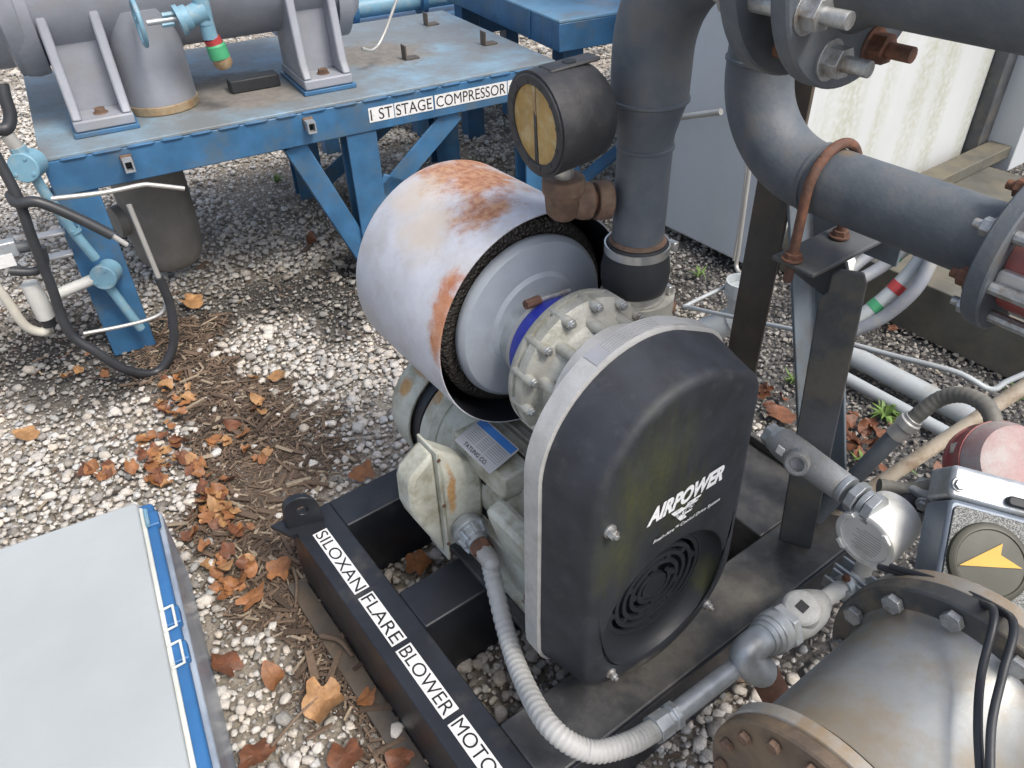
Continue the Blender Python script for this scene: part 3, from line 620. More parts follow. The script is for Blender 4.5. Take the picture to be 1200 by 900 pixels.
flange(dp, SF, (FL1-.013, PB, ZC), AX, .150, .026, 'pipe_grey', 8, .13)
f2 = thing('upper_flanged_pipe', 'large dark grey horizontal pipe with bolted flange crossing the top right corner', 'pipe', (1.1, PB, ZC-.09), fr=SF)
flange(f2, SF, (FL2-.013, PB, ZC), AX, .150, .026, 'pipe_grey', 8, .13)
MB(SF).lathe((FL2+.013, PB, ZC), AX, [(0, .085), (.012, .078), (.03, .070), (.9, .070)], 48).build('pipe_run', 'pipe_grey', f2)
MB(SF).lathe((FL1+.0135, PB, ZC), AX, [(0, .085), (FL2-FL1-.027, .085)], 40).build('gasket', 'steel_brown', f2)
for k in range(8):
    t = math.radians(22.5+45*k); u = np.array((0, math.cos(t), math.sin(t))); p = np.array((0, PB, ZC))+u*.117
    nut_m = 'galv_bolt' if k % 3 else 'rusty'
    bolt(f2, SF, p+np.array((FL2+.0135, 0, 0)), AX, .017, .022, nut_m if k != 6 else 'rusty', stud=.032)
    bolt(f2, SF, p+np.array((FL1-.0135, 0, 0)), (-1, 0, 0), .017, .018, 'galv_bolt', stud=.012)
    MB(SF).cyl(p+np.array((FL1+.013, 0, 0)), p+np.array((FL2-.013, 0, 0)), .0125, 12).build('stud_bolt', 'rusty' if k % 2 else 'galv_bolt', f2)
# ---------------------------------------------------------------- gauge
pc = SF((PA, PB, 1.015))
gz = np.array(aty(660, 236, pc[1]-.035))
rf = thing('rusty_pipe_fitting', 'rusty brown pipe elbow and nipple carrying the round gauge', 'pipe fitting', gz)
dn = pc-gz; dn[2] *= .6; dn /= np.linalg.norm(dn); L_ = np.linalg.norm(pc-gz)
MB().cyl(gz, gz+dn*(L_-.06), .0195, 20).build('nipple', 'rusty', rf)
MB().cyl(gz+dn*(L_-.09), gz+dn*(L_-.062), .034, 24).build('coupling_boss', 'rust_brown', rf, bevel=.003)
MB().lathe(gz-dn*.002, dn, [(.02, .029), (.035, .033), (.05, .033), (.053, .029)], 24).build('elbow_collar', 'rust_brown', rf, bevel=.002)
MB().lathe(gz+(0, 0, -.03), ZX, [(0, .020), (.012, .030), (.045, .033), (.05, .037), (.072, .037), (.075, .034)], 24).build('elbow_body', 'rust_brown', rf, bevel=.001)
ga = thing('pressure_gauge', 'weathered round black gauge with yellowed dial and split centre line', 'gauge', gz+(0, 0, .045))
gd = np.array((-.86, -.51, -.04)); gd /= np.linalg.norm(gd)
GC = np.array(aty(627, 147, gz[1]-.07))                 # centre of the front face
GR = .076; GL = .112
MB().lathe(GC-gd*GL, gd, [(0, GR*.80), (.01, GR*.93), (.03, GR*1.0), (GL-.012, GR*1.06), (GL, GR*1.06), (GL, GR*.93), (GL-.012, GR*.90)], 64, caps=True).build('case', 'gauge_black', ga)
MB().ring(GC-gd*.011, gd, GR*.80, GR*1.0, .014, 64).build('bezel', 'gauge_black', ga, bevel=.002)
MB().lathe(GC-gd*.013, gd, [(0, GR*.82), (.010, GR*.82), (.0115, GR*.80)], 64).build('dial_window', 'amber_dial', ga)
gu = np.cross(ZX, gd); gu /= np.linalg.norm(gu); gv = np.cross(gd, gu)
MB().prism([(-.0045, -.065), (.0045, -.065), (.003, .015), (-.003, .022)], GC-gd*.0012, gu, gv, gd*.0012).build('dial_pointer', 'gauge_black', ga)
MB().prism([(-.003, .022), (.003, .015), (.002, .064), (-.003, .064)], GC-gd*.0012, gu, gv, gd*.001).build('dial_line', 'tan_ring', ga)
for k in range(12):
    t = 2*math.pi*k/12+.2; p = GC+GR*.86*(math.cos(t)*gu+math.sin(t)*gv)
    MB().lathe(p, gd, [(0, .004), (.004, .0035)], 8).build('bezel_screw', 'gauge_black', ga)
# side lug boxes on the case
cm = GC-gd*.065
MB().prism([(-.05, -.02), (.045, -.018), (.045, .018), (-.05, .014)], cm+gv*GR*.99, gd, gu, gv*.006).build('top_pad', 'gauge_black', ga, bevel=.004)
MB().lathe(cm-gd*.0+gv*(GR*.99+.0061), gv, [(0, .011), (.001, .011)], 20).build('vent_plug', 'vent_dark', ga)
MB().prism([(-.04, -.025), (.04, -.025), (.04, .025), (-.04, .025)], cm-gv*GR*.93-gu*.02, gd, gu, -gv*.014).build('bottom_pad', 'gauge_black', ga, bevel=.004)
MB().cyl(gz+(0, 0, .04), gz+(0, 0, .14), .017, 16).build('stem', 'stainless', ga)
# ---------------------------------------------------------------- second pipe (returns along the right)
QB, QZ, QR = .90, 1.052, .060
rp = thing('return_pipe', 'grey pipe elbow turning into a level run held by a rusty U-bolt', 'pipe', (.7, QB, QZ), fr=SF)
q1 = sb(880, 80, QB)
EA = .478; er2 = .155
MB(SF).tube([(EA, QB, QZ+er2+.42)]+[(EA, QB, QZ+er2+.002)]+arc((EA+er2, QB, QZ+er2), (-1, 0, 0), (0, 0, -1), er2, 0, math.pi/2, 18)+[(EA+er2+.003, QB, QZ)], QR, 48).build('elbow', 'pipe_grey', rp, smooth=60)
MB(SF).cyl((EA+er2+.0035, QB, QZ), (.972, QB, QZ), QR-.0005, 48).build('pipe_run', 'pipe_grey', rp)
MB(SF).lathe((EA+er2, QB, QZ), AX, [(0, QR), (.002, QR+.003), (.007, QR+.003), (.009, QR)], 48).build('weld_bead', 'pipe_grey', rp)
MB(SF).lathe((EA, QB, QZ+er2+.012), ZX, [(0, QR), (.002, QR+.003), (.007, QR+.003), (.009, QR)], 48).build('weld_bead', 'pipe_grey', rp)
flange(rp, SF, (.972, QB, QZ), AX, .12, .028, 'pipe_grey', 8, .1)
vv_ = thing('red_valve', 'red cast valve body bolted to the grey flange at the right edge', 'valve', (1.05, QB, QZ-.1), fr=SF)
MB(SF).lathe((1.001, QB, QZ), AX, [(0, .08), (.01, .082), (.045, .082), (.055, .074), (.09, .074), (.1, .082), (.118, .082)], 40).build('valve_body', 'red_paint', vv_)
MB(SF).prism(rrect(-.03, -.02, .03, .02, .006), (1.03, QB-.08, QZ-.01), AX, ZX, (0, -.012, 0)).build('cast_plate', 'plate_silver', vv_, bevel=.002)
for k in range(8):
    t = math.radians(10+45*k); u = np.array((0, math.cos(t), math.sin(t))); p = np.array((0, QB, QZ))+u*.098
    bolt(vv_, SF, p+np.array((.9715, 0, 0)), (-1, 0, 0), .0125, .016, 'rusty' if k % 2 == 0 else 'galv_bolt', stud=.012)
    MB(SF).cyl(p+np.array((1.0005, 0, 0)), p+np.array((1.118, 0, 0)), .0095, 10).build('stud_bolt', 'galv_bolt', vv_)
flange(vv_, SF, (1.1195, QB, QZ), AX, .12, .028, 'pipe_grey', 8, .1)
# U bolt
UA = .665
ub = thing('rusty_u_bolt', 'rusty round bar U-bolt strapped over the level grey pipe', 'u-bolt', (UA, QB, .89), fr=SF)
ur = QR+.0095
MB(SF).tube([(UA, QB-ur, .885), (UA, QB-ur, QZ)]+arc((UA, QB, QZ), (0, -1, 0), ZX, ur, .05, math.pi-.05, 18)+[(UA, QB+ur, QZ), (UA, QB+ur, .885)], .009, 14).build('bent_rod', 'rusty', ub, smooth=60)
for s_ in (-1, 1): bolt(ub, SF, (UA, QB+s_*ur, .9295), ZX, .013, .012, 'rusty')
# ---------------------------------------------------------------- pipe support stand
st = thing('pipe_support_stand', 'dark steel pipe stand of angle posts and braces welded on the skid', 'pipe support', (.6, .97, Z1), fr=SF)
def angle_post(par, fr, p0, p1, u, v, wu, wv, th, m_):
    u = np.array(u, float); v = np.array(v, float)
    return MB(fr).prism([(0, 0), (wu, 0), (wu, th), (th, th), (th, wv), (0, wv)], p0, u, v, np.array(p1, float)-np.array(p0, float))
angle_post(st, SF, (.44, 1.00, Z1), (.44, 1.00, 1.6), AX, BX, .085, .075, .009, 0).build('tall_post', 'steel_brown', st, bevel=.002)
angle_post(st, SF, (.535, 1.035, .99), (.735, 1.06, Z1+.001), (.97, 0, .22), (0, -1, 0), .075, .075, .008, 0).build('diagonal_brace', 'steel_blue_grey', st, bevel=.002)
u3 = np.array((.87, .5, 0))
pl3 = [(-.038, 0), (.038, 0), (.05, .70), (.04, .72), (-.02, .722), (-.028, .71), (-.03, .66), (-.052, .655), (-.055, .62)]
MB(SF).prism([(-.036, 0), (.036, 0), (.038, .67), (.030, .69), (-.012, .69), (-.022, .678), (-.024, .64), (-.038, .625)], (.783, .904, Z1+.001), u3, ZX, np.cross(u3, ZX)*.01).lean(Z1, -.075).build('front_plate', 'steel_dark', st, bevel=.003)
MB(SF).box((.63, .82, .915), (.72, 1.06, .925)).build('saddle_plate', 'steel_dark', st, bevel=.003)
MB(SF).prism([(.62, .85), (.62, .914), (.72, .914), (.735, .88), (.735, .84), (.70, .83)], (0, .915, 0), AX, ZX, (0, .009, 0)).build('gusset', 'steel_dark', st, bevel=.002)
MB(SF).bar((.445, 1.07, .89), (.74, 1.07, .89), .01, .06).build('top_rail', 'steel_blue_grey', st, bevel=.002)
# ---------------------------------------------------------------- container and its base
CA = -.29; CB = 2.055
ct = thing('white_container', 'tall white sheet-metal container with green algae streaks behind the pipes', 'container', (-.6, 2.8, .08), fr=SF)
MB(SF).box((-.95, CB, .06), (CA-.001, 3.58, 2.6)).build('side_wall', 'container_shaded', ct, bevel=.01)
MB(SF).box((CA, CB+.02, .09), (CA+.012, 3.555, 2.59)).build('end_panel', 'container_white', ct, bevel=.004)
MB(SF).box((CA, 3.56, .09), (CA+.07, 3.66, 2.6)).build('corner_post', 'steel_dark', ct, bevel=.004)
MB(SF).box((-.95, 3.66, .09), (CA+.2, 3.9, 2.4)).build('rear_panel', 'container_shaded', ct, bevel=.004)
bs_ = thing('container_base_frame', 'olive steel base frame of the container with a broad ledge at right', 'base frame', (.4, 2.6, 0), fr=SF)
MB(SF).prism([(2.22, .0), (2.22, .20), (2.30, .2), (2.30, .18), (2.24, .18), (2.24, .02), (2.30, .02), (2.30, 0)], (-.26, 0, 0), BX, ZX, (2.4, 0, 0)).build('base_channel', 'olive_steel', bs_, bevel=.004)
MB(SF).box((-.26, 2.302, .11), (1.6, 3.5, .15)).build('deck_plate', 'olive_steel', bs_)
MB(SF).box((CA+.013, 2.301, .06), (CA+.10, 3.9, .105)).build('end_sill', 'olive_steel', bs_, bevel=.004)
MB(SF).bar((-.1, 3.05, .17), (1.0, 3.05, .17), .10, .05).build('cross_channel', 'olive_steel', bs_, bevel=.004)
MB(SF).bar((-.16, 2.8, .18), (-.16, 3.9, .18), .10, .055).build('cross_channel', 'olive_steel', bs_, bevel=.004)
# container side stainless tube
tb_ = tag(MB(SF).tube(spline([sb(845, 131, 1.98), sb(800, 137, 1.98), sb(720, 150, 1.98)], 6), .012, 12).build('sample_tube', 'tube_dull', None), 'bright stainless tube running level along the container side', 'tube')
tb2 = thing('drain_tube_loop', 'slim vertical stainless tube bending back at the foot of the container', 'tube', (.2, 1.7, 0), fr=SF)
pts = [sb(884, 150, 1.9), sb(876, 215, 1.9), sb(866, 290, 1.9), sb(863, 312, 1.9), sb(870, 322, 1.88), sb(879, 318, 1.86)]
MB(SF).tube(spline(pts, 6), .008, 10).build('bent_tube', 'tube_dull', tb2, smooth=60)
pts = [sb(878, 170, 1.93), sb(869, 250, 1.93), sb(860, 305, 1.93)]
MB(SF).tube(spline(pts, 6), .006, 10).build('bent_tube', 'tube_dull', tb2, smooth=60)
wt = [sb(876, 324, 1.70), sb(808, 356, 1.45), sb(812, 361, 1.42), sb(880, 376, 1.35), sb(960, 393, 1.30), sb(1040, 415, 1.30), sb(1120, 436, 1.32), sb(1160, 456, 1.34), sb(1180, 447, 1.37), sb(1215, 432, 1.42)]
tag(MB(SF).tube(spline(wt, 8), .0065, 10).build('signal_tube', 'pvc_grey', None, smooth=60), 'thin grey metal tube strung across behind the pipe stand', 'tube')
# pvc drain line
pv = thing('pvc_drain_line', 'pale grey plastic drain pipe with elbows lying behind the stand', 'plastic pipe', (.3, 1.7, 0), fr=SF)
MB(SF).cyl((.18, 1.862, .055), (.80, 1.862, .055), .034, 24).build('ground_pipe', 'pvc_grey', pv)
MB(SF).cyl((.18, 1.765, .035), (.80, 1.765, .035), .020, 20).build('thin_ground_pipe', 'pvc_grey', pv)
v0 = np.array(sb(868, 372, 1.62)); v1 = np.array(sb(868, 335, 1.62)); v2 = np.array(sb(815, 392, 1.55))
MB(SF).cyl(v1, v0, .043, 24).build('riser', 'pvc_grey', pv)
MB(SF).lathe(v0, (v2-v0), [(-.02, .05), (.03, .05), (.031, .046), (.17, .046)], 28).build('tee_arm', 'pvc_grey', pv)
MB(SF).ring(v1-(0, 0, .03), ZX, .0435, .05, .05, 24).build('hub_collar', 'pvc_grey', pv)
w0 = np.array(sb(968, 340, 1.5)); w1 = np.array(sb(955, 400, 1.5))
MB(SF).lathe(w0+(0, 0, .1), (0, 0, -1), [(0, .055), (.10, .055), (.101, .048), (.14, .048), (.141, .042), (.30, .042)], 28).build('standpipe', 'white_plastic', pv)
# hoses draped by the container base
for i, (pp, r, mm, bands) in enumerate([
    ([sb(1104, 266, 2.15), sb(1091, 306, 2.1), sb(1071, 341, 2.05), sb(1036, 371, 2.0), sb(1001, 388, 1.95)], .022, 'hose_grey', ()),
    ([sb(1099, 268, 2.17), sb(1076, 308, 2.12), sb(1046, 341, 2.06), sb(1016, 366, 2.0), sb(991, 381, 1.95)], .026, 'pvc_grey', ((.42, 'red_part'), (.62, 'green_part'))),
    ([sb(1096, 264, 2.2), sb(1066, 288, 2.15), sb(1031, 314, 2.08), sb(1001, 331, 2.0)], .022, 'hose_grey', ((.25, 'red_part'), (.48, 'green_part'))),
    ([sb(1092, 260, 2.23), sb(1056, 268, 2.2), sb(1021, 279, 2.12), sb(991, 301, 2.02)], .024, 'hose_grey', ((.7, 'red_part'),)),
    ([sb(1086, 264, 2.19), sb(1046, 286, 2.15), sb(1016, 301, 2.08), sb(991, 321, 2.0)], .020, 'hose_grey', ())]):
    pp = [p+np.array((0, 0, .0)) for p in pp]
    lab = ['grey hose on the outer side of the draped bundle, near the ground', 'thick pale hose with red and green bands lowest in the bundle', 'thin grey hose with a red and a green band in the bundle',
           'uppermost dark grey hose of the bundle with one red band', 'plain grey hose tucked in the middle of the bundle'][i]
    h_ = thing('drain_hose', lab, 'hose', np.array(pp[-1])*[1, 1, 0], 'hoses draped beside the container base', fr=SF)
    s2 = spline(pp, 10); MB(SF).tube(s2, r, 14).build('hose_body', mm, h_, smooth=60)
    for (f, bm_) in bands:
        k = int(f*len(s2)); MB(SF).tube(s2[k:k+4], r+.0012, 14).build('colour_band', bm_, h_, smooth=60)
# ---------------------------------------------------------------- flexible loop conduit and rigid conduits on the right
lp = thing('looped_flexible_conduit', 'olive grey flexible conduit looping above the skid corner into a threaded fitting', 'conduit', (.9, 1.1, .4), fr=SF)
lpp = [sb(1050, 510, 1.10), sb(1078, 484, 1.12), sb(1105, 466, 1.14), sb(1135, 464, 1.14), sb(1160, 482, 1.12), sb(1163, 515, 1.09), sb(1140, 548, 1.05), sb(1105, 567, 1.02), sb(1065, 575, .98), sb(1030, 570, .94)]
MB(SF).tube(spline(lpp, 14), [.0165+.0006*math.sin(i*1.9) for i in range(len(spline(lpp, 14)))], 18).build('conduit_hose', 'flex_dark', lp, smooth=80)
g0, g1 = np.array(sb(1052, 507, 1.10)), np.array(sb(1085, 478, 1.125)); gdv = (g1-g0)/np.linalg.norm(g1-g0)
MB(SF).lathe(g0-gdv*.01, gdv, [(0, .021), (.03, .021), (.032, .024), (.05, .024), (.052, .02), (.06, .02)], 14).build('end_gland', 'tube_dull', lp, bevel=.001)
rc1 = tag(MB(SF).cyl(g0, np.array(sb(955, 607, .98)), .0185, 20).build('dark_rigid_conduit', 'pipe_grey', None), 'dark grey straight conduit slanting down to the skid from the loop', 'conduit')
rc2 = tag(MB(SF).cyl(np.array(sb(1235, 430, 1.45)), np.array(sb(962, 612, 1.03)), .0165, 18).build('pale_rigid_conduit', 'pvc_tan', None), 'pale tan stained straight conduit slanting down behind the dark one', 'conduit')
# cast conduit tee above the skid corner
LZ_ = .50
l0, l1 = np.array(sz(900, 507, LZ_)), np.array(sz(1003, 582, LZ_)); ld = (l1-l0)/np.linalg.norm(l1-l0); LL = np.linalg.norm(l1-l0)
te = thing('cast_conduit_tee', 'rough grey cast conduit tee with plugged port beside the belt cover', 'conduit fitting', l0*[1, 1, 0]+(0, 0, LZ_-.03), fr=SF)
MB(SF).lathe(l0, ld, [(.03, .027), (.033, .031), (.06, .034), (.12, .032), (LL-.035, .030), (LL-.03, .027)], 28).build('tee_body', 'cast_fit', te)
MB(SF).hexa(l0, l0+ld*.026, .026).build('end_plug', 'galv', te, bevel=.002); MB(SF).lathe(l0+ld*.02, ld, [(0, .028), (.014, .028)], 24).build('end_ring', 'galv', te)
pt = l0+ld*.09; pdv = np.array((.35, -.85, .30)); pdv /= np.linalg.norm(pdv)
MB(SF).lathe(pt, pdv, [(.01, .027), (.045, .026), (.048, .022), (.048, .016), (.035, .015)], 24).build('side_port', 'cast_fit', te)
MB(SF).prism(rrect(-.009, -.009, .009, .009, .002), l0+ld*.045+pdv*.03, ld, np.cross(pdv, ld), pdv*.012).build('square_plug', 'white_plastic', te, bevel=.001)
for k, (h0, r0, n) in enumerate(((LL-.029, .030, 24), (LL-.005, .034, 8), (LL+.018, .029, 24), (LL+.032, .033, 8))):
    MB(SF).lathe(l0+ld*h0, ld, [(0, r0), (.018 if n == 8 else .012, r0)], n).build('union_nut' if n == 8 else 'union_ring', 'galv', te, bevel=.001)
# rail clip struts
for k in range(2):
    p = np.array(sz(968+12*k, 680-14*k, .25)); MB
    tag(MB(SF).prism([(-.018, 0), (.018, 0), (.018, .03), (.012, .03), (.012, .006), (-.012, .006), (-.012, .03), (-.018, .03)], p, (.0, 1, 0), ZX, (.10, .0, .0)).build('strut_channel', 'galv', None, bevel=.001),
        ('short slotted strut channel on the skid, nearest the conduit tube', 'short slotted strut channel on the skid, under the white transmitter')[k], 'strut', 'slotted struts below the transmitter')
# ---------------------------------------------------------------- transmitter
TA = .955
tr = thing('white_transmitter', 'white round instrument housing with a pale data plate on its face', 'transmitter', (TA, .88, .30), fr=SF)
t0 = np.array(sa(1012, 634, TA)); td = np.array((0, -1., -.03)); td /= np.linalg.norm(td)
MB(SF).lathe(t0-td*.105, td, [(0, .050), (.004, .056), (.03, .058), (.031, .0605), (.095, .0625), (.103, .062), (.105, .058), (.105, .050), (.099, .049)], 48).build('housing', 'white_plastic', tr)
dt = MB(SF).lathe(t0-td*.007, td, [(0, .0488), (.003, .0485)], 48).build('data_plate', 'white_plastic', tr)
tu = np.cross(td, ZX); tv = np.cross(tu, td)
for q in range(9):
    hw = math.sqrt(max(0, .042**2-(.022-q*.0065)**2))*.8
    MB(SF).prism([(-hw, -.0005), (hw*(.3+.6*((q*37) % 10)/10), -.0005), (hw*(.3+.6*((q*37) % 10)/10), .0005), (-hw, .0005)], t0-td*.0037+tv*(.022-q*.0065), tu, tv, td*.0003).build('print_line', 'print_grey', dt)
for k in range(4):
    t = math.radians(45+90*k); MB(SF).prism([(-.012, .052), (.012, .052), (.010, .0605), (-.010, .0605)], t0, math.cos(t)*tu+math.sin(t)*tv, -math.sin(t)*tu+math.cos(t)*tv, td*.006).build('cap_tab', 'white_plastic', tr, bevel=.001)
MB(SF).lathe(t0-td*.15, td, [(0, .03), (.046, .03)], 24).build('neck', 'rubber', tr)
MB(SF).cyl(t0-td*.05+(0, 0, -.06), t0-td*.05+(0, 0, -.13), .018, 18).build('stem', 'white_grey', tr)
MB(SF).prism(rrect(-.035, -.03, .035, .03, .008), t0-td*.15+np.array((.02, .0, .01)), AX, ZX, (0, .05, 0)).build('rear_block', 'cast_fit', tr, bevel=.003)
for s_ in (-1, 1): bolt(tr, SF, t0-td*.13+np.array((.03, 0, .02*s_+.02)), (.3, -1, .1), .009, .012, 'galv_bolt')
# ---------------------------------------------------------------- actuator with arrow
ac = thing('valve_actuator', 'grey valve actuator with speckled face and yellow arrow on a round dial', 'actuator', (1.12, .9, .45), fr=SF)
n_ = np.array((.50, -.42, .76)); n_ /= np.linalg.norm(n_)
au = np.array((.82, .50, 0)); au = au-n_*(au@n_); au /= np.linalg.norm(au); av = np.cross(n_, au)
ac0 = np.array(sb(1158, 660, .86))
MB(SF).prism(rrect(-.078, -.10, .125, .095, .012), ac0-n_*.10, au, av, n_*.095).build('actuator_case', 'speckle_case', ac, bevel=.006)
MB(SF).prism(rrect(-.070, -.09, .12, .085, .010), ac0-n_*.0045, au, av, n_*.004).build('face_plate', 'speckle', ac, bevel=.001)
MB(SF).lathe(ac0, n_, [(0, .070), (.006, .068), (.010, .060), (.010, .058), (.008, .056), (.011, .0)], 48).build('dial_dome', 'dome_dark', ac)
MB(SF).prism([(-.052, -.018), (.05, .005), (.012, .018), (.012, .038)], ac0+n_*.0112, au, av, n_*.001).build('arrow', 'yellow', ac)
MB(SF).prism(rrect(-.075, .098, .13, .16, .01), ac0-n_*.11, au, av, n_*.09).build('rear_housing', 'galv', ac, bevel=.008)
for x, y in ((-.06, .125), (.07, .13)): bolt(ac, SF, ac0+au*x+av*y-n_*.0195, n_, .009, .008, 'galv_bolt')
MB(SF).prism(rrect(.02, .11, .13, .128, .008), ac0-n_*.02, au, av, n_*.012).build('handle', 'rubber', ac, bevel=.003)
# red switch box behind
rb = thing('red_switch_box', 'red bodied switch box with rough grey lid at the right edge', 'switch box', (1.08, 1.15, .45), fr=SF)
r0 = np.array(sb(1185, 545, 1.06)); rd = np.array((.55, -.35, .75)); rd /= np.linalg.norm(rd)
MB(SF).lathe(r0-rd*.08, rd, [(0, .085), (.015, .088), (.016, .082), (.04, .082), (.041, .088), (.06, .088), (.062, .08)], 40).build('red_body', 'red_paint', rb)
MB(SF).lathe(r0-rd*.018, rd, [(0, .086), (.01, .084), (.04, .072), (.046, .05)], 40).build('grey_lid', 'lid_pink', rb)
MB(SF).prism(rrect(-.02, -.012, .02, .012, .004), r0-rd*.03+np.array((-.07, -.02, 0)), au, av, rd*.02).build('lid_clip', 'stainless', rb, bevel=.002)
# ---------------------------------------------------------------- spool piece in the right foreground
XA, XZ = 1.235, .53
spl = thing('flanged_spool', 'rust-stained galvanised pipe spool with bolted flanges in the right foreground', 'pipe spool', (XA, .42, .35), fr=SF)
MB(SF).lathe((XA, 0, XZ), BX, [(.30, .150), (.312, .143), (.545, .143), (.558, .152)], 72).build('spool_barrel', 'spool', spl)
MB(SF).lathe((XA+.01, .558, XZ), BX, [(0, .190), (.003, .193), (.030, .193), (.033, .190)], 72).build('flange', 'spool_flange', spl, bevel=.001)
MB(SF).lathe((XA+.01, .594, XZ), BX, [(0, .188), (.028, .188)], 72).build('mating_flange', 'flange_edge', spl, bevel=.001)
MB(SF).lathe((XA+.01, .5915, XZ), BX, [(0, .165), (.002, .165)], 64).build('gasket', 'rubber', spl)
for k in range(12):
    t = math.radians(15+30*k); u = np.array((math.cos(t), 0, math.sin(t))); bolt(spl, SF, np.array((XA+.01, .5575, XZ))+u*.170, (0, -1, 0), .0135, .013, 'galv_bolt', washer=False)
MB(SF).lathe((XA, .268, XZ), BX, [(0, .163), (.002, .166), (.020, .166), (.022, .163)], 72).build('flange', 'flange_edge', spl)
MB(SF).lathe((XA, .2475, XZ), BX, [(0, .161), (.003, .164), (.018, .164), (.02, .163)], 72).build('blind_plate', 'spool_brown', spl)
for k in range(16):
    t = math.radians(11+22.5*k); u = np.array((math.cos(t), 0, math.sin(t))); bolt(spl, SF, np.array((XA, .247, XZ))+u*.142, (0, -1, 0), .0085, .010, 'rust_brown', washer=False)
MB(SF).prism([(-.03, -.05), (.02, -.05), (-.02, .0)], (XA-.03, .2465, XZ+.05), AX, ZX, (0, -.0012, 0)).build('white_sticker', 'tape_white', spl)
MB(SF).lathe((XA+.01, .623, XZ), BX, [(0, .12), (.02, .10), (.05, .10)], 48).build('valve_body', 'steel_dark', spl)
MB(SF).box((XA-.06, .30, 0), (XA+.06, .34, .40)).build('support_leg', 'steel_dark', spl, bevel=.003)
MB(SF).box((XA-.06, .50, 0), (XA+.06, .54, .40)).build('support_leg', 'steel_dark', spl, bevel=.003)
# black cables hanging over it
for i, (xs) in enumerate(([(1165, 722), (1150, 790), (1146, 850), (1150, 925)], [(1188, 735), (1175, 790), (1162, 850), (1160, 925)])):
    pp = [sb(1030+14*i, 664, .61), sb(1095+12*i, 684, .605), sb(1148+22*i, 706+8*i, .59)]+[sb(x, y, .55-.06*k) for k, (x, y) in enumerate(xs)]
    tag(MB(SF).tube(spline(pp, 10), .0055, 10).build('black_cable', 'rubber_cable', None, smooth=60), ('black cable hanging over the spool, left one of the pair', 'black cable hanging over the spool, right one of the pair')[i], 'cable', 'cables over the spool')
# ---------------------------------------------------------------- blue compressor table
TZ = .74
tt = thing('compressor_table', 'blue painted steel table lettered 1ST STAGE COMPRESSOR on its front beam', 'steel table', (.9, .5, 0), fr=TF)
TL, TW = 1.86, 1.05
MB(TF).box((0, .0, TZ-.012), (TL, TW, TZ)).build('table_deck', 'blue_deck', tt, bevel=.003)
MB(TF).box((-.0, -.002, TZ-.125), (TL, .05, TZ-.0125)).build('front_beam', 'blue_paint', tt, bevel=.004)
MB(TF).box((0, TW-.05, TZ-.125), (TL, TW, TZ-.0125)).build('rear_beam', 'blue_paint', tt, bevel=.004)
for t in (0.0, .98, TL-.05): MB(TF).box((t, .051, TZ-.125), (t+.05, TW-.051, TZ-.0125)).build('cross_beam', 'blue_paint', tt, bevel=.004)
k = .05
while k < TL-.1:      # stitch welds along the deck edge
    L_ = random.uniform(.07, .1)
    MB(TF).tube([(k, -.002, TZ-.013), (k+.01, -.004, TZ-.013), (k+L_-.01, -.004, TZ-.013), (k+L_, -.002, TZ-.013)], [.002, .005, .005, .002], 8).build('weld_bead', 'blue_paint', tt); k += L_+random.uniform(.012, .03)
def leg(t, s, w_=.13): MB(TF).prism([(0, 0), (w_, 0), (w_, .012), (w_/2+.006, .012), (w_/2+.006, .088), (w_, .088), (w_, .1), (0, .1), (0, .088), (w_/2-.006, .088), (w_/2-.006, .012), (0, .012)], (t, s, 0), AX, BX, (0, 0, TZ-.1255)).build('leg', 'blue_paint', tt, bevel=.003)
leg(-.02, .004, .145); leg(.97, .004, .115); leg(-.02, TW-.11); leg(.97, TW-.11); leg(TL-.14, .004); leg(TL-.14, TW-.11)
def brace(p0, p1, w_=.075): MB(TF).bar(p0, p1, .012, w_, (0, -1, .0)).build('brace', 'blue_paint', tt, bevel=.003); MB(TF).bar(np.array(p0)+(0, .035, 0), np.array(p1)+(0, .035, 0), .07, .012, (0, -1, 0)).build('brace_flange', 'blue_paint', tt, bevel=.003)
def brc(p0, p1):
    d = np.array(p1, float)-np.array(p0, float); n = np.array((-d[2], 0, d[0])); n /= np.linalg.norm(n); y = np.array((0, 1., 0))
    MB(TF).prism([(-.04, 0), (.04, 0), (.04, .012), (-.028, .012), (-.028, .07), (-.04, .07)], p0, n, y, d).build('brace', 'blue_paint', tt, bevel=.003)
brc((.78, .02, .615), (1.0, .02, .06)); brc((1.08, .02, .34), (1.42, .02, .615)); brc((1.08, .02, .40), (1.74, .02, .05)); brc((1.74, TW-.09, .30), (1.08, TW-.09, .60)); brc((1.1, TW-.09, .06), (1.74, TW-.09, .45))
for (t, z) in ((.235, TZ-.055), (.838, TZ-.05)):        # square tube stubs on the beam
    MB(TF).box((t-.018, -.012, z-.018), (t+.018, -.0025, z+.022)).build('stub_plate', 'rust_brown', tt, bevel=.002)
    holed_prism(MB(TF), [(-.015, -.02), (.015, -.02), (.015, .02), (-.015, .02)], [(-.010, -.014), (.010, -.014), (.010, .014), (-.010, .014)], (t, -.0125, z-.004), AX, ZX, (0, -.035, 0)).build('square_stub', 'galv', tt)
    MB(TF).box((t-.0098, -.020, z-.0175), (t+.0098, -.014, z+.0098)).build('stub_hollow', 'vent_dark', tt)
for (w0, x0, x1) in (('1 ST', 433, 462), ('STAGE', 463, 508), ('COMPRESSOR', 510, 594), ('#1', 595, 618)):
    y0 = 141-(x0-433)*.205; p, q = ts(x0, y0, -.002), ts(x1, 141-(x1-433)*.205, -.002)
    tape(tt, TF, (p[0], -.0022, TZ-.093), AX, ZX, q[0]-p[0], .052, w0, .04, pad=.006)
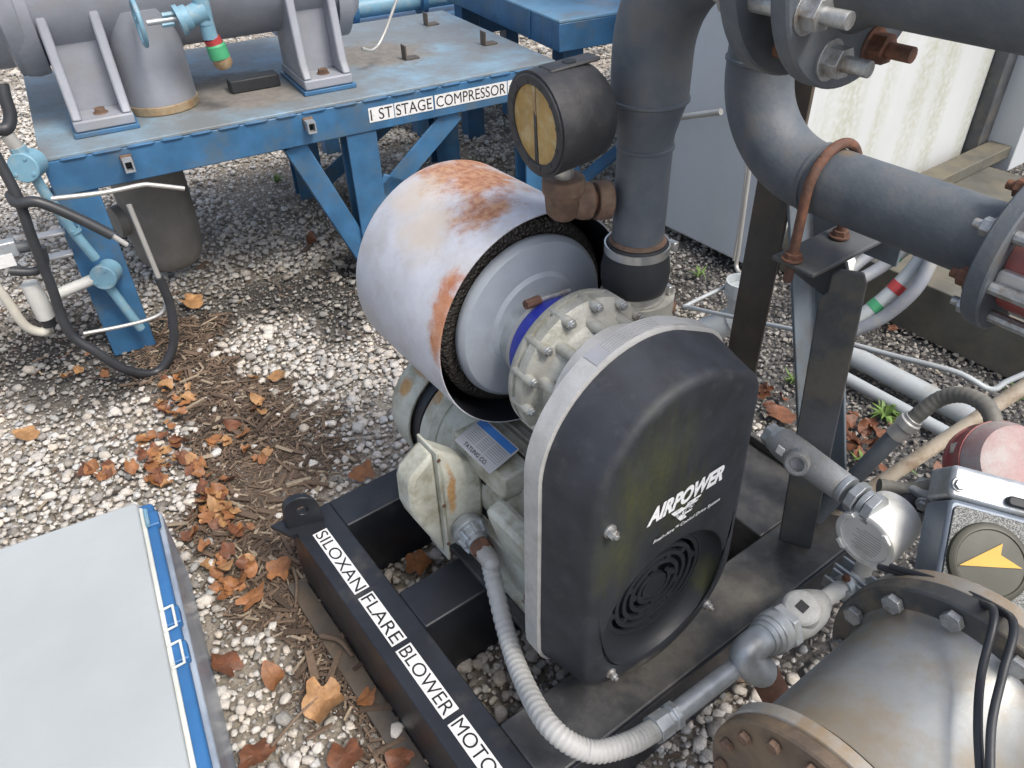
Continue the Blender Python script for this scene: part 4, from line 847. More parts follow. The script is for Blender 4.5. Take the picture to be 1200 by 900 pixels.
for (px, py) in ((484, 70), (576, 53), (508, 30)):       # little angle clips on the deck
    p = TF.inv(atz(px, py, TZ)); MB(TF).prism([(-.03, 0), (.03, 0), (.03, .006), (-.024, .006), (-.024, .055), (-.03, .055)], (p[0], p[1], TZ+.0003), AX, ZX, (0, .045, 0)).build('angle_clip', 'steel_brown', tt, bevel=.001)
# second blue table behind
T2 = Frame((.237, 3.31), math.radians(26))
t2 = thing('rear_table', 'blue steel table at the top of the photo behind the lettered one', 'steel table', (.6, .5, 0), fr=T2)
MB(T2).box((0, 0, .85), (1.6, 1.3, .862)).build('table_deck', 'blue_deck2', t2, bevel=.003)
MB(T2).box((0, 0, .74), (1.6, .06, .8495)).build('front_beam', 'blue_paint', t2, bevel=.004)
MB(T2).box((0, .061, .74), (.06, 1.3, .8495)).build('end_beam', 'blue_paint', t2, bevel=.004)
MB(T2).box((-.006, .24, .742), (-.0005, .26, .86)).build('end_rib', 'blue_paint', t2, bevel=.002)
for (t, s) in ((.08, .1), (1.4, .1), (.08, 1.15)): MB(T2).box((t, s, 0), (t+.1, s+.1, .7395)).build('leg', 'blue_paint', t2, bevel=.004)
MB(T2).bar((.13, .15, .05), (1.4, .15, .7), .012, .08, (0, -1, 0)).build('brace', 'blue_paint', t2)
mp_ = thing('machine_pedestal', 'dark bolted machine pedestal on the rear blue table', 'pedestal', (.3, .6, .862), fr=T2)
MB(T2).box((.10, .42, .8625), (.42, .62, .90)).build('base_block', 'blue_deck2', mp_, bevel=.006); MB(T2).box((.12, .44, .9005), (.40, .60, 1.0)).build('pedestal_body', 'steel_blue_grey', mp_, bevel=.008)
MB(T2).box((.46, .25, .8625), (.52, .32, .93)).build('stop_block', 'steel_brown', mp_, bevel=.004)
# third blue machine frame far behind, top left centre
T3 = Frame((-.75, 4.3), math.radians(28))
t3 = thing('distant_blue_frame', 'blue steel machine frame with pipework seen at the top edge', 'machine frame', (.3, .3, 0), fr=T3)
MB(T3).box((-.3, 0, .50), (1.3, .06, .60)).build('front_beam', 'blue_paint', t3, bevel=.004)
MB(T3).box((-.3, .061, .55), (1.3, 1.0, .60)).build('frame_deck', 'blue_paint', t3)
for t in (-.25, .3, .9): MB(T3).box((t, .02, 0), (t+.08, .1, .4995)).build('leg', 'blue_paint', t3)
MB(T3).cyl((-.3, .2, .68), (1.3, .2, .68), .05, 20).build('header_pipe', 'blue_light', t3)
for t in (.05, .45, .8): MB(T3).lathe((t, .2, .68), AX, [(0, .085), (.03, .085)], 24).build('pipe_flange', 'blue_paint', t3)
# ---------------------------------------------------------------- compressor
cm_ = thing('screw_compressor', 'light grey cast compressor on ribbed feet standing on the blue table', 'compressor', (.55, .4, TZ), fr=TF)
def foot(t0, t1, mir=1):
    s0 = .127
    MB(TF).prism([(t0, s0), (t1, s0), (t1, s0+.30), (t0, s0+.30)], (0, 0, TZ+.016), AX, BX, (0, 0, .035)).build('foot_pad', 'comp_grey', cm_, bevel=.006)
    MB(TF).prism([(t0-.008, s0-.006), (t1+.008, s0-.006), (t1+.008, s0+.31), (t0-.008, s0+.31)], (0, 0, TZ+.001), AX, BX, (0, 0, .0145)).build('shim_plate', 'blue_paint', cm_, bevel=.002)
    for ta in (t0+.002, t1-.032):
        MB(TF).prism([(s0+.004, TZ+.0515), (s0+.28, TZ+.0515), (s0+.28, TZ+.75), (s0+.11, TZ+.75), (s0+.075, TZ+.4), (s0+.035, TZ+.1)], (ta, 0, 0), BX, ZX, (.03, 0, 0)).build('foot_rib', 'comp_grey', cm_, bevel=.006)
    MB(TF).prism([(s0+.12, TZ+.0515), (s0+.16, TZ+.0515), (s0+.17, TZ+.75), (s0+.13, TZ+.75)], (t0+.0325, 0, 0), BX, ZX, (t1-t0-.065, 0, 0)).build('foot_web', 'comp_grey', cm_)
    bolt(cm_, TF, ((t0+t1)/2, s0+.06, TZ+.0515), ZX, .016, .016, 'rust_brown')
foot(.12, .305); foot(.885, 1.065)
MB(TF).lathe((.418, .32, TZ+.001), ZX, [(0, .125), (.03, .125)], 48).build('base_flange', 'tan_ring', cm_, bevel=.003)
MB(TF).lathe((.418, .32, TZ+.0315), ZX, [(0, .122), (.14, .118), (.3, .13)], 48).build('neck', 'comp_grey', cm_)
MB(TF).lathe((-.6, .46, 1.18), AX, [(0, .27), (.62, .27), (.63, .30), (.68, .30), (.685, .28), (1.7, .28)], 72).build('barrel', 'comp_grey', cm_)
MB(TF).lathe((.045, .44, 1.14), AX, [(0, .26), (.035, .265), (.07, .26)], 64).build('end_flange', 'comp_grey', cm_)
for k in range(12):
    t = math.radians(30*k+8); u = np.array((0, math.cos(t), math.sin(t))); bolt(cm_, TF, np.array((.0445, .44, 1.14))+u*.235, (-1, 0, 0), .015, .018, 'comp_grey')
MB(TF).lathe((1.09, .40, 1.03), AX, [(0, .17), (.05, .17), (.07, .13), (.1, .10)], 48).build('end_cover', 'comp_grey', cm_)
MB(TF).box((.66, .30, TZ+.0003), (.84, .37, TZ+.045)).build('shim_block', 'rubber', cm_, bevel=.004)
# light blue valve in front of the compressor
vs_ = .10
vt = thing('drain_valve', 'light blue cast drain valve with handwheel and green coupling under the compressor', 'valve', TF.inv(TF(ts(255, 60, vs_))), fr=TF)
p_ = lambda x, y, s=vs_: np.array(ts(x, y, s))
MB(TF).tube(spline([p_(228, -25), p_(236, 5), p_(241, 28)], 6), .026, 20).build('riser_pipe', 'blue_light', vt, smooth=60)
vb = p_(240, 12)
MB(TF).lathe(vb, p_(215, 22)-vb, [(0, .036), (.05, .03), (.055, .038), (.075, .038), (.076, .046), (.09, .046)], 24).build('valve_body', 'blue_light', vt)
MB(TF).cyl(p_(242, 28), p_(247, 45), .024, 20).build('tail_pipe', 'blue_light', vt)
MB(TF).cyl(p_(248, 45), p_(252, 52), .027, 20).build('red_collar', 'red_part', vt)
MB(TF).lathe(p_(252, 51), p_(262, 78)-p_(252, 51), [(0, .027), (.006, .032), (.045, .033), (.048, .028)], 20).build('green_coupling', 'green_part', vt)
MB(TF).lathe(p_(259, 67), p_(262, 78)-p_(252, 51), [(0, .030), (.02, .031), (.035, .022), (.037, .01)], 20).build('plug_cap', 'tan_ring', vt)
MB(TF).cyl(p_(212, 21), p_(172, 27), .009, 12).build('stem', 'galv', vt)
wd = p_(172, 27)-p_(212, 21); wd /= np.linalg.norm(wd)
MB(TF).tube(arc(p_(163, 27), np.cross(wd, ZX)/np.linalg.norm(np.cross(wd, ZX)), np.cross(wd, np.cross(wd, ZX))/np.linalg.norm(np.cross(wd, np.cross(wd, ZX))), .065, 0, 2*math.pi, 33), .0075, 10).build('handwheel', 'blue_light', vt, smooth=60)
for k in range(3):
    t = k*math.pi/1.5; e1_ = np.cross(wd, ZX); e1_ /= np.linalg.norm(e1_); e2_ = np.cross(wd, e1_); MB(TF).cyl(p_(163, 27), p_(163, 27)+.065*(math.cos(t)*e1_+math.sin(t)*e2_), .006, 8).build('wheel_spoke', 'blue_light', vt)
for x, y in ((205, 16), (205, 27)): bolt(vt, TF, p_(x, y), wd, .008, .04, 'blue_light', washer=False)
# drain tube by the second foot
tag(MB(TF).tube(spline([ts(470, -15, .35), ts(450, 40, .33), ts(438, 58, .30), ts(424, 57, .28)], 8), .006, 10).build('drain_tube', 'tube_dull', None, smooth=60), 'thin pale bent tube rising from the blue deck beside the compressor foot', 'tube')
# ---------------------------------------------------------------- drop vessel under the table
vp = TF.inv(atz(203, 306, 0.0))
dv = thing('drop_leg_vessel', 'dark grey capped vessel hanging below the blue table', 'vessel', (vp[0], vp[1]-.12, .06), fr=TF)
MB(TF).lathe((vp[0], vp[1]-.14, .045), ZX, [(0, .01), (.004, .05), (.02, .09), (.05, .118), (.10, .132), (.16, .136), (.66, .136)], 48).build('vessel_shell', 'vessel_dark', dv)
MB(TF).cyl((vp[0]-.13, vp[1]-.16, .30), (vp[0]-.165, vp[1]-.17, .30), .06, 20).build('side_nozzle', 'vessel_dark', dv)
# ---------------------------------------------------------------- conduit assembly by the left leg
cs = -.05
c_ = lambda x, y, s=cs: np.array(ts(x, y, s))
jb = thing('blue_conduit_assembly', 'light blue conduit with round junction boxes strapped to the table leg', 'conduit', c_(120, 320)*[1, 1, 0], fr=TF)
jd = np.array((-.35, -.85, .12)); jd /= np.linalg.norm(jd)
for i, (x, y, r) in enumerate(((32, 194, .042), (124, 322, .040))):
    c = c_(x, y); bx_ = MB(TF).lathe(c-jd*.05, jd, [(0, r*.9), (.005, r), (.06, r), (.061, r*1.06), (.078, r*1.06), (.082, r*.98)], 28).build('junction_box', 'blue_light', jb)
    for t in (0.6, 2.5, 4.2): e1_ = np.cross(jd, ZX); e1_ /= np.linalg.norm(e1_); e2_ = np.cross(jd, e1_); MB(TF).lathe(c+jd*.03+r*.75*(math.cos(t)*e1_+math.sin(t)*e2_), jd, [(0, .006), (.006, .005)], 8).build('cover_lug', 'blue_light', bx_)
MB(TF).tube(spline([c_(40, 205), c_(52, 225), c_(85, 270), c_(112, 303)], 6), .016, 16).build('conduit_tube', 'blue_light', jb, smooth=60)
MB(TF).cyl(c_(127, 335), c_(165, 385), .016, 16).build('conduit_tube', 'blue_light', jb)
MB(TF).cyl(c_(24, 178), c_(8, 158), .02, 16).build('cord_grip', 'tube_dull', jb)
MB(TF).cyl(c_(28, 186), c_(20, 172), .024, 8).build('cord_nut', 'blue_light', jb)
MB(TF).cyl(c_(112, 326), c_(60, 348), .018, 16).build('side_tube', 'white_grey', jb)
MB(TF).lathe(c_(66, 345), c_(55, 350)-c_(66, 345), [(0, .022), (.02, .022)], 16).build('coupling_ring', 'white_grey', jb)
MB(TF).ring(c_(86, 268)-(0, .0, 0), c_(95, 280)-c_(86, 268), .0165, .021, .012, 16).build('pipe_strap', 'blue_light', jb)
tee = thing('pale_conduit_tee', 'pale grey conduit tee with drooping white cord at the left edge', 'conduit fitting', c_(42, 350, -.06)*[1, 1, 0], fr=TF)
MB(TF).tube([c_(34, 332, -.06), c_(44, 350, -.06), c_(54, 372, -.06)], [.026, .030, .026], 18).build('tee_body', 'white_grey', tee, smooth=60)
MB(TF).cyl(c_(54, 370, -.06), c_(58, 381, -.06), .022, 16).build('gland_nut', 'rubber', tee)
MB(TF).tube(spline([c_(57, 381, -.06), c_(50, 389, -.06), c_(30, 382, -.07), c_(10, 355, -.08), c_(-12, 325, -.09)], 8), .015, 14).build('white_cord', 'pvc_tan2', tee, smooth=60)
hp = thing('black_tubing_bundle', 'black insulated tubing with bare metal ends drooping beside the blue leg', 'tubing', c_(150, 430, -.2)*[1, 1, 0], fr=TF)
k9 = [c_(-6, 180, -.12), c_(20, 230, -.14), c_(38, 280, -.15), c_(60, 335, -.16), c_(80, 388, -.18), c_(112, 412, -.2), c_(150, 434, -.2), c_(185, 435, -.18), c_(203, 405, -.17), c_(200, 360, -.16), c_(186, 325, -.16)]
MB(TF).tube(spline(k9, 10), .0155, 14).build('insulated_tube', 'rubber_cable', hp, smooth=60)
MB(TF).tube(spline([c_(12, 228, -.12), c_(20, 238, -.16), c_(45, 237, -.18), c_(90, 255, -.2), c_(132, 276, -.22)], 8), .016, 14).build('insulated_tube', 'rubber_cable', hp, smooth=60)
MB(TF).cyl(c_(130, 275, -.22), c_(149, 287, -.225), .008, 10).build('bare_end', 'tube_dull', hp)
MB(TF).cyl(c_(186, 325, -.16), c_(151, 240, -.14), .0085, 12).build('bare_tube', 'tube_dull', hp)
MB(TF).tube(spline([c_(60, 233, -.13), c_(120, 226, -.13), c_(165, 217, -.13), c_(180, 217, -.13), c_(216, 221, -.13)], 8), .0075, 12).build('bare_tube', 'tube_dull', hp, smooth=60)
MB(TF).tube(spline([c_(98, 391, -.12), c_(140, 383, -.12), c_(172, 375, -.12), c_(190, 366, -.12), c_(196, 352, -.12)], 8), .0065, 12).build('bare_tube', 'tube_dull', hp, smooth=60)
vm = thing('small_valve_manifold', 'small metal valve block with clear tags at the left edge', 'valve', c_(25, 290, -.1)*[1, 1, 0], fr=TF)
MB(TF).box(tuple(c_(0, 295, -.08)-(.03, .02, .02)), tuple(c_(0, 295, -.08)+(.05, .02, .03))).build('valve_block', 'galv', vm, bevel=.004)
MB(TF).cyl(c_(10, 292, -.08), c_(35, 288, -.08), .018, 16).build('valve_stem', 'steel_dark', vm)
MB(TF).tube(spline([c_(12, 318, -.1), c_(40, 318, -.11), c_(52, 308, -.11), c_(48, 290, -.11)], 6), .014, 14).build('bent_hose', 'rubber_cable', vm, smooth=60)
MB(TF).box(tuple(c_(-2, 308, -.1)-(.03, .003, .02)), tuple(c_(-2, 308, -.1)+(.045, .003, .02))).build('tag_plate', 'tape_white', vm)
bk = thing('leg_bracket_plates', 'thin bare bracket plates on the outer face of the blue leg', 'bracket', c_(60, 290, -.02)*[1, 1, 0], fr=TF)
for (x, y) in ((56, 275), (66, 300)): MB(TF).box(tuple(c_(x, y, -.02)-(.04, .02, .004)), tuple(c_(x, y, -.02)+(.05, .02, .004))).build('bracket_plate', 'plate_silver', bk, bevel=.001)
# flat black cable near the far left top
tag(MB(TF).tube(spline([ts(2, 98, -.02), ts(6, 115, -.03), ts(12, 135, -.04), ts(8, 150, -.05), ts(-10, 152, -.06)], 8), .018, 12).build('black_hose_end', 'rubber_cable', None, smooth=60), 'thick black hose curling in at the left edge below the compressor', 'hose')
# ---------------------------------------------------------------- grey enclosure in the left foreground
vpE = np.array([-5., -240.]); dE = -ray(*vpE); angE = math.atan2(dE[1], dE[0])
p00 = atz(160, 588, .30)
EN = Frame(p00[:2], angE)        # x towards viewer, y to the right of that (negative y = left in picture)
en = thing('instrument_enclosure', 'flat pale grey lidded enclosure with blue gasket lying in the left foreground', 'enclosure', (.4, -.5, 0), fr=EN)
EL, EW = 1.1, 1.2
MB(EN).prism(rrect(0, -EW, EL, 0, .012), (0, 0, .285), AX, BX, (0, 0, .015)).build('lid', 'door_grey', en, bevel=.004)
MB(EN).prism(rrect(.004, -EW+.004, EL-.004, .008, .012), (0, 0, .276), AX, BX, (0, 0, .0085)).build('lid_edge', 'door_edge', en, bevel=.002)
MB(EN).prism(rrect(-.012, -EW-.012, EL+.012, .030, .014), (0, 0, .250), AX, BX, (0, 0, .025)).build('gasket_rim', 'gasket_blue', en, bevel=.006)
MB(EN).prism(rrect(-.004, -EW-.004, EL+.004, .040, .012), (0, 0, 0), AX, BX, (0, 0, .2495)).build('enclosure_body', 'encl_side', en, bevel=.006)
for i, x in enumerate((.03, .335, .43)):
    MB(EN).box((x, -.006, .262), (x+.045, .036, .282)).build('latch_pad', 'gasket_blue', en, bevel=.003)
    if i: MB(EN).tube([(x+.004, .002, .287), (x+.004, .026, .290), (x+.06, .026, .290), (x+.06, .002, .287)], .003, 8).build('latch_bail', 'door_edge', en)
    else: MB(EN).cyl((x-.005, .012, .288), (x+.05, .012, .288), .005, 10).build('hinge_pin', 'blue_light', en)
MB(EN).prism(rrect(.27, -.52, 1.0, -.34, .02), (0, 0, .3003), AX, BX, (0, 0, .006)).build('lid_badge', 'door_edge', en, bevel=.004)
# ---------------------------------------------------------------- ground
def field(x, y):
    """stoniness masks on the ground: (bright gravel, mulch)"""
    return 0
def G(px, py): return atz(px, py, 0)[:2]
def seg_d(P_, pts):
    best = np.full(len(P_), 1e9)
    for a, b in zip(pts[:-1], pts[1:]):
        a = np.array(a); b = np.array(b); ab = b-a; t = np.clip(((P_-a)@ab)/(ab@ab), 0, 1); best = np.minimum(best, np.linalg.norm(P_-(a+t[:, None]*ab), axis=1))
    return best
MULCH3 = [G(*p) for p in ((300, 470), (330, 540), (345, 590))]
MULCH = [G(*p) for p in ((215, 395), (240, 450), (262, 500), (285, 560), (300, 620), (325, 680))]
MULCH2 = [G(*p) for p in ((325, 640), (360, 700), (400, 760), (440, 820), (480, 900), (520, 980))]
DARK_GROUND = [G(*p) for p in ((30, 400), (120, 430), (190, 400), (260, 345), (340, 350), (410, 350), (470, 290))]  # zones where soil and stones are coloured darker
DARK_GROUND2 = [G(*p) for p in ((470, 250), (560, 240), (650, 300), (720, 330))]
DIRT = [G(*p) for p in ((300, 210), (400, 240), (480, 220), (530, 190))]
def vnoise(P_, s, seed=0):
    r = np.random.default_rng(seed); g = r.random((64, 64)); q = P_*s+100; i = np.floor(q).astype(int); f = q-i; f = f*f*(3-2*f)
    a = g[i[:, 0] % 64, i[:, 1] % 64]; b = g[(i[:, 0]+1) % 64, i[:, 1] % 64]; c = g[i[:, 0] % 64, (i[:, 1]+1) % 64]; d = g[(i[:, 0]+1) % 64, (i[:, 1]+1) % 64]
    return (a*(1-f[:, 0])+b*f[:, 0])*(1-f[:, 1])+(c*(1-f[:, 0])+d*f[:, 0])*f[:, 1]
def sm(x, a, b): t = np.clip((x-a)/(b-a), 0, 1); return t*t*(3-2*t)
def masks(P_):
    n = vnoise(P_, 6, 1)*.6+vnoise(P_, 15, 2)*.4
    mul = np.maximum(1-sm(seg_d(P_, MULCH)+(n-.5)*.22, .07, .20), 1-sm(seg_d(P_, MULCH2)+(n-.5)*.2, .04, .16))
    mul = np.maximum(mul, 1-sm(seg_d(P_, MULCH3)+(n-.5)*.25, .06, .2))
    dark_ground = np.maximum(1-sm(seg_d(P_, DARK_GROUND)+(n-.5)*.4, .06, .33), 1-sm(seg_d(P_, DARK_GROUND2)+(n-.5)*.3, .2, .5))
    dirt = 1-sm(seg_d(P_, DIRT)+(n-.5)*.4, .15, .4)
    right = sm(P_[:, 0]-.05*P_[:, 1]+(n-.5)*.4, .45, .75)*(1-sm(P_[:, 1]-.35*P_[:, 0], 3.0, 3.6))
    return mul, dark_ground, dirt, right
def in_view(P_, mx=170, my=120):
    q = np.c_[P_, np.zeros(len(P_))]-CAM; c = q@CM; px = c[:, 0]/c[:, 2]*F_PX+600; py = c[:, 1]/c[:, 2]*F_PX+450
    return (c[:, 2] > .1) & (px > -mx) & (px < 1200+mx) & (py > -my) & (py < 900+my)
# ground sheet with soft relief near the camera
def ground_mat():
    mt = bpy.data.materials.new('soil'); mt.use_nodes = True; t = mt.node_tree; N = t.nodes; L = t.links; bs = N['Principled BSDF']
    at = N.new('ShaderNodeVertexColor'); at.layer_name = 'soil'
    g = N.new('ShaderNodeNewGeometry'); n = N.new('ShaderNodeTexNoise'); n.inputs['Scale'].default_value = 70; n.inputs['Detail'].default_value = 8; n.inputs['Roughness'].default_value = .75; L.new(g.outputs['Position'], n.inputs['Vector'])
    r = N.new('ShaderNodeMapRange'); r.inputs[1].default_value = .3; r.inputs[2].default_value = .7; r.inputs[3].default_value = .45; r.inputs[4].default_value = 1.6; L.new(n.outputs['Fac'], r.inputs[0])
    x = N.new('ShaderNodeVectorMath'); x.operation = 'SCALE'; L.new(at.outputs['Color'], x.inputs[0]); L.new(r.outputs[0], x.inputs['Scale']); L.new(x.outputs[0], bs.inputs['Base Color'])
    b = N.new('ShaderNodeBump'); b.inputs['Strength'].default_value = .8; b.inputs['Distance'].default_value = .012; L.new(n.outputs['Fac'], b.inputs['Height']); L.new(b.outputs[0], bs.inputs['Normal'])
    bs.inputs['Roughness'].default_value = .85; MATS['soil'] = mt
ground_mat()
xs = np.concatenate([[-200, -60, -20, -8], np.arange(-4, 5.001, .06), [8, 20, 60, 200]]); ys = np.concatenate([[-200, -60, -20, -5, -1], np.arange(0, 7.5, .06), [9, 12, 20, 60, 250]])
X, Y = np.meshgrid(xs, ys); P_ = np.c_[X.ravel(), Y.ravel()]; mul, dark_ground, dirt, right = masks(P_)
near = ((np.abs(P_[:, 0]) < 5) & (P_[:, 1] > 0) & (P_[:, 1] < 7.5))
zz = np.where(near, (vnoise(P_, 3, 5)-.5)*.02+mul*.008-.012, -.012)
nx, ny = len(xs), len(ys)
fs = [(j*nx+i, j*nx+i+1, (j+1)*nx+i+1, (j+1)*nx+i) for j in range(ny-1) for i in range(nx-1)]
me = bpy.data.meshes.new('gravel_ground'); me.from_pydata([(p[0], p[1], z) for p, z in zip(P_, zz)], [], fs)
base = np.array((.32, .285, .235)); colr = np.tile(base, (len(P_), 1))
def mixc(c, m, k): return c*(1-m[:, None]*k)+np.array(m)[:, None]*k*0+(m[:, None]*k)*np.array((0, 0, 0))
def lerp(c, col, m): return c*(1-m[:, None])+np.array(col)*m[:, None]
colr = lerp(colr, (.26, .22, .17), dirt*.8); colr = lerp(colr, (.085, .083, .082), right); colr = lerp(colr, (.085, .06, .042), mul*.9); colr = lerp(colr, (.028, .026, .024), dark_ground*.95)
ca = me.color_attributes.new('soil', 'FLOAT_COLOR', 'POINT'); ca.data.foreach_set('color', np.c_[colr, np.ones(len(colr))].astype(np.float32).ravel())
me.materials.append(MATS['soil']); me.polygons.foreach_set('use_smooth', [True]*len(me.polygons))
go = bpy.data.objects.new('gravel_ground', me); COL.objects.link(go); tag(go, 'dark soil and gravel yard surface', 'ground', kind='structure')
# stones
def hulls(k, n, seed):
    out = []; r = np.random.default_rng(seed)
    for _ in range(k):
        p = r.normal(size=(n, 3)); p /= np.linalg.norm(p, axis=1)[:, None]; p = np.sign(p)*np.abs(p)**.92; p *= np.array((1, r.uniform(.62, .95), r.uniform(.5, .75)))*r.uniform(.93, 1.03, (n, 1))
        bm = bmesh.new(); [bm.verts.new(q) for q in p]; h = bmesh.ops.convex_hull(bm, input=bm.verts); bm.verts.ensure_lookup_table()
        loose = [v for v in bm.verts if not v.link_faces]; bmesh.ops.delete(bm, geom=loose, context='VERTS'); bmesh.ops.triangulate(bm, faces=bm.faces); bm.verts.index_update()
        out.append((np.array([v.co[:] for v in bm.verts]), np.array([[v.index for v in f.verts] for f in bm.faces]))); bm.free()
    return out
def stone_mat():
    mt = bpy.data.materials.new('stone'); mt.use_nodes = True; t = mt.node_tree; N = t.nodes; L = t.links; bs = N['Principled BSDF']
    at = N.new('ShaderNodeVertexColor'); at.layer_name = 'stone'; g = N.new('ShaderNodeNewGeometry')
    n = N.new('ShaderNodeTexNoise'); n.inputs['Scale'].default_value = 160; n.inputs['Detail'].default_value = 6; n.inputs['Roughness'].default_value = .7; L.new(g.outputs['Position'], n.inputs['Vector'])
    r = N.new('ShaderNodeMapRange'); r.inputs[1].default_value = .25; r.inputs[2].default_value = .75; r.inputs[3].default_value = .62; r.inputs[4].default_value = 1.25; L.new(n.outputs['Fac'], r.inputs[0])
    x = N.new('ShaderNodeVectorMath'); x.operation = 'SCALE'; L.new(at.outputs['Color'], x.inputs[0]); L.new(r.outputs[0], x.inputs['Scale']); L.new(x.outputs[0], bs.inputs['Base Color'])
    b = N.new('ShaderNodeBump'); b.inputs['Strength'].default_value = .5; b.inputs['Distance'].default_value = .003; L.new(n.outputs['Fac'], b.inputs['Height']); L.new(b.outputs[0], bs.inputs['Normal'])
    bs.inputs['Roughness'].default_value = .8; MATS['stone'] = mt
stone_mat()
def scatter(name, label, P_, R_, colors, shapes, cat='gravel', flat=.8, sink=.25, zoff=0., cname='stone', m_='stone', stretch=None, smooth=False):
    V = []; Fc = []; Cc = []; off = 0
    kind = rng.integers(0, len(shapes), len(P_))
    for k, (sv, sf) in enumerate(shapes):
        idx = np.where(kind == k)[0]
        if not len(idx): continue
        n = len(idx); th = rng.random(n)*2*math.pi; tl = (rng.random(n)-.5)*.9; 
        v = np.repeat(sv[None], n, 0)*R_[idx][:, None, None]
        if stretch is not None: v = v*stretch[idx][:, None, :]
        ct, st_ = np.cos(tl)[:, None], np.sin(tl)[:, None]; y, z = v[..., 1]*ct-v[..., 2]*st_, v[..., 1]*st_+v[..., 2]*ct
        c, s_ = np.cos(th)[:, None], np.sin(th)[:, None]; x2, y2 = v[..., 0]*c-y*s_, v[..., 0]*s_+y*c
        w_ = np.stack([x2+P_[idx, 0][:, None], y2+P_[idx, 1][:, None], z*flat+(R_[idx]*sink)[:, None]+zoff], -1)
        V.append(w_.reshape(-1, 3)); Fc.append((sf[None]+(np.arange(n)*len(sv))[:, None, None]+off).reshape(-1, 3)); off += n*len(sv)
        Cc.append(np.repeat(colors[idx][:, None, :], len(sv), 1).reshape(-1, 3))
    V = np.concatenate(V); Fc = np.concatenate(Fc); Cc = np.concatenate(Cc); nf = len(Fc)
    me = bpy.data.meshes.new(name); me.vertices.add(len(V)); me.vertices.foreach_set('co', V.astype(np.float32).ravel())
    me.loops.add(nf*3); me.loops.foreach_set('vertex_index', Fc.astype(np.int32).ravel()); me.polygons.add(nf); me.polygons.foreach_set('loop_start', np.arange(nf, dtype=np.int32)*3); me.polygons.foreach_set('loop_total', np.full(nf, 3, np.int32))
    me.update(); me.validate()
    if smooth: me.shade_smooth()
    else: me.shade_flat()
    ca = me.color_attributes.new(cname, 'FLOAT_COLOR', 'POINT'); ca.data.foreach_set('color', np.c_[Cc, np.ones(len(Cc))].astype(np.float32).ravel())
    me.materials.append(MATS[m_]); o = bpy.data.objects.new(name, me); COL.objects.link(o); tag(o, label, cat, kind='stuff'); print(name, len(P_), nf); return o
def grid(x0, x1, y0, y1, c):
    gx, gy = np.meshgrid(np.arange(x0, x1, c), np.arange(y0, y1, c)); q = np.c_[gx.ravel(), gy.ravel()]; return q+rng.uniform(-.5, .5, q.shape)*c*.95
def stone_cols(n, lo=.22, hi=.62):
    v = rng.beta(2.9, 1.5, n)*(hi-lo)+lo; tint = rng.normal(size=(n, 1))*.03
    c = np.stack([v*(1.05), v*(.985), v*(.885)], 1)*(1+tint*np.array((1, 0, -1.2))); d = rng.random(n) < .12; c[d] *= .5; return np.clip(c, .02, .75)
big = hulls(20, 22, 3); small = hulls(10, 9, 4)
Q = grid(-3.4, 1.3, .35, 5.6, .0215); Q = Q[in_view(Q)]; mul, dark_ground, dirt, right = masks(Q)
den = np.clip(.95-mul*.92-dirt*.72, .03, 1)*(1-right); den *= 1-.68*dark_ground
den *= .7+.4*sm(vnoise(Q, 5, 9), .2, .6)
keep = rng.random(len(Q)) < den; Q = Q[keep]; wk = dark_ground[keep]
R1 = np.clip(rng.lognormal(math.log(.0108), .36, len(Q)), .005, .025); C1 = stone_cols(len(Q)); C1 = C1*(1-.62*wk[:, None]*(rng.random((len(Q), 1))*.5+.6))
scatter('white_gravel', 'loose white and grey limestone gravel covering the yard at left', Q, R1, C1, big, smooth=True)
# pea-size fill between the big stones
Q = grid(-3.0, 1.0, .45, 4.2, .0165); Q = Q[in_view(Q, 60, 60)]; mul, dark_ground, dirt, right = masks(Q); keep = rng.random(len(Q)) < (.85-.45*mul)*(1-right); Q = Q[keep]; wk = dark_ground[keep]; mk = mul[keep]
C2 = stone_cols(len(Q), .16, .6)*(1-.6*wk[:, None])*(1-.6*mk[:, None]); scatter('fine_gravel', 'small stone chips filling the gaps between the white gravel', Q, np.clip(rng.lognormal(math.log(.0055), .3, len(Q)), .003, .01), C2, small)
Q = grid(.3, 4.2, .4, 6.5, .0165); Q = Q[in_view(Q)]; mul, dark_ground, dirt, right = masks(Q); keep = rng.random(len(Q)) < right*.95; Q = Q[keep]
C3 = stone_cols(len(Q), .05, .40); C3 *= rng.uniform(.45, .95, (len(Q), 1)); scatter('dark_gravel', 'fine dark grey gravel with pale specks at the right', Q, np.clip(rng.lognormal(math.log(.0082), .3, len(Q)), .004, .016), C3, small)
# far yard gravel (beyond the blue tables)
Q = grid(-4, 4, 5.2, 9, .05); Q = Q[in_view(Q, 100, 60)]; scatter('far_gravel', 'pale gravel beyond the blue tables', Q, np.clip(rng.lognormal(math.log(.02), .3, len(Q)), .01, .04), stone_cols(len(Q), .15, .5), small)
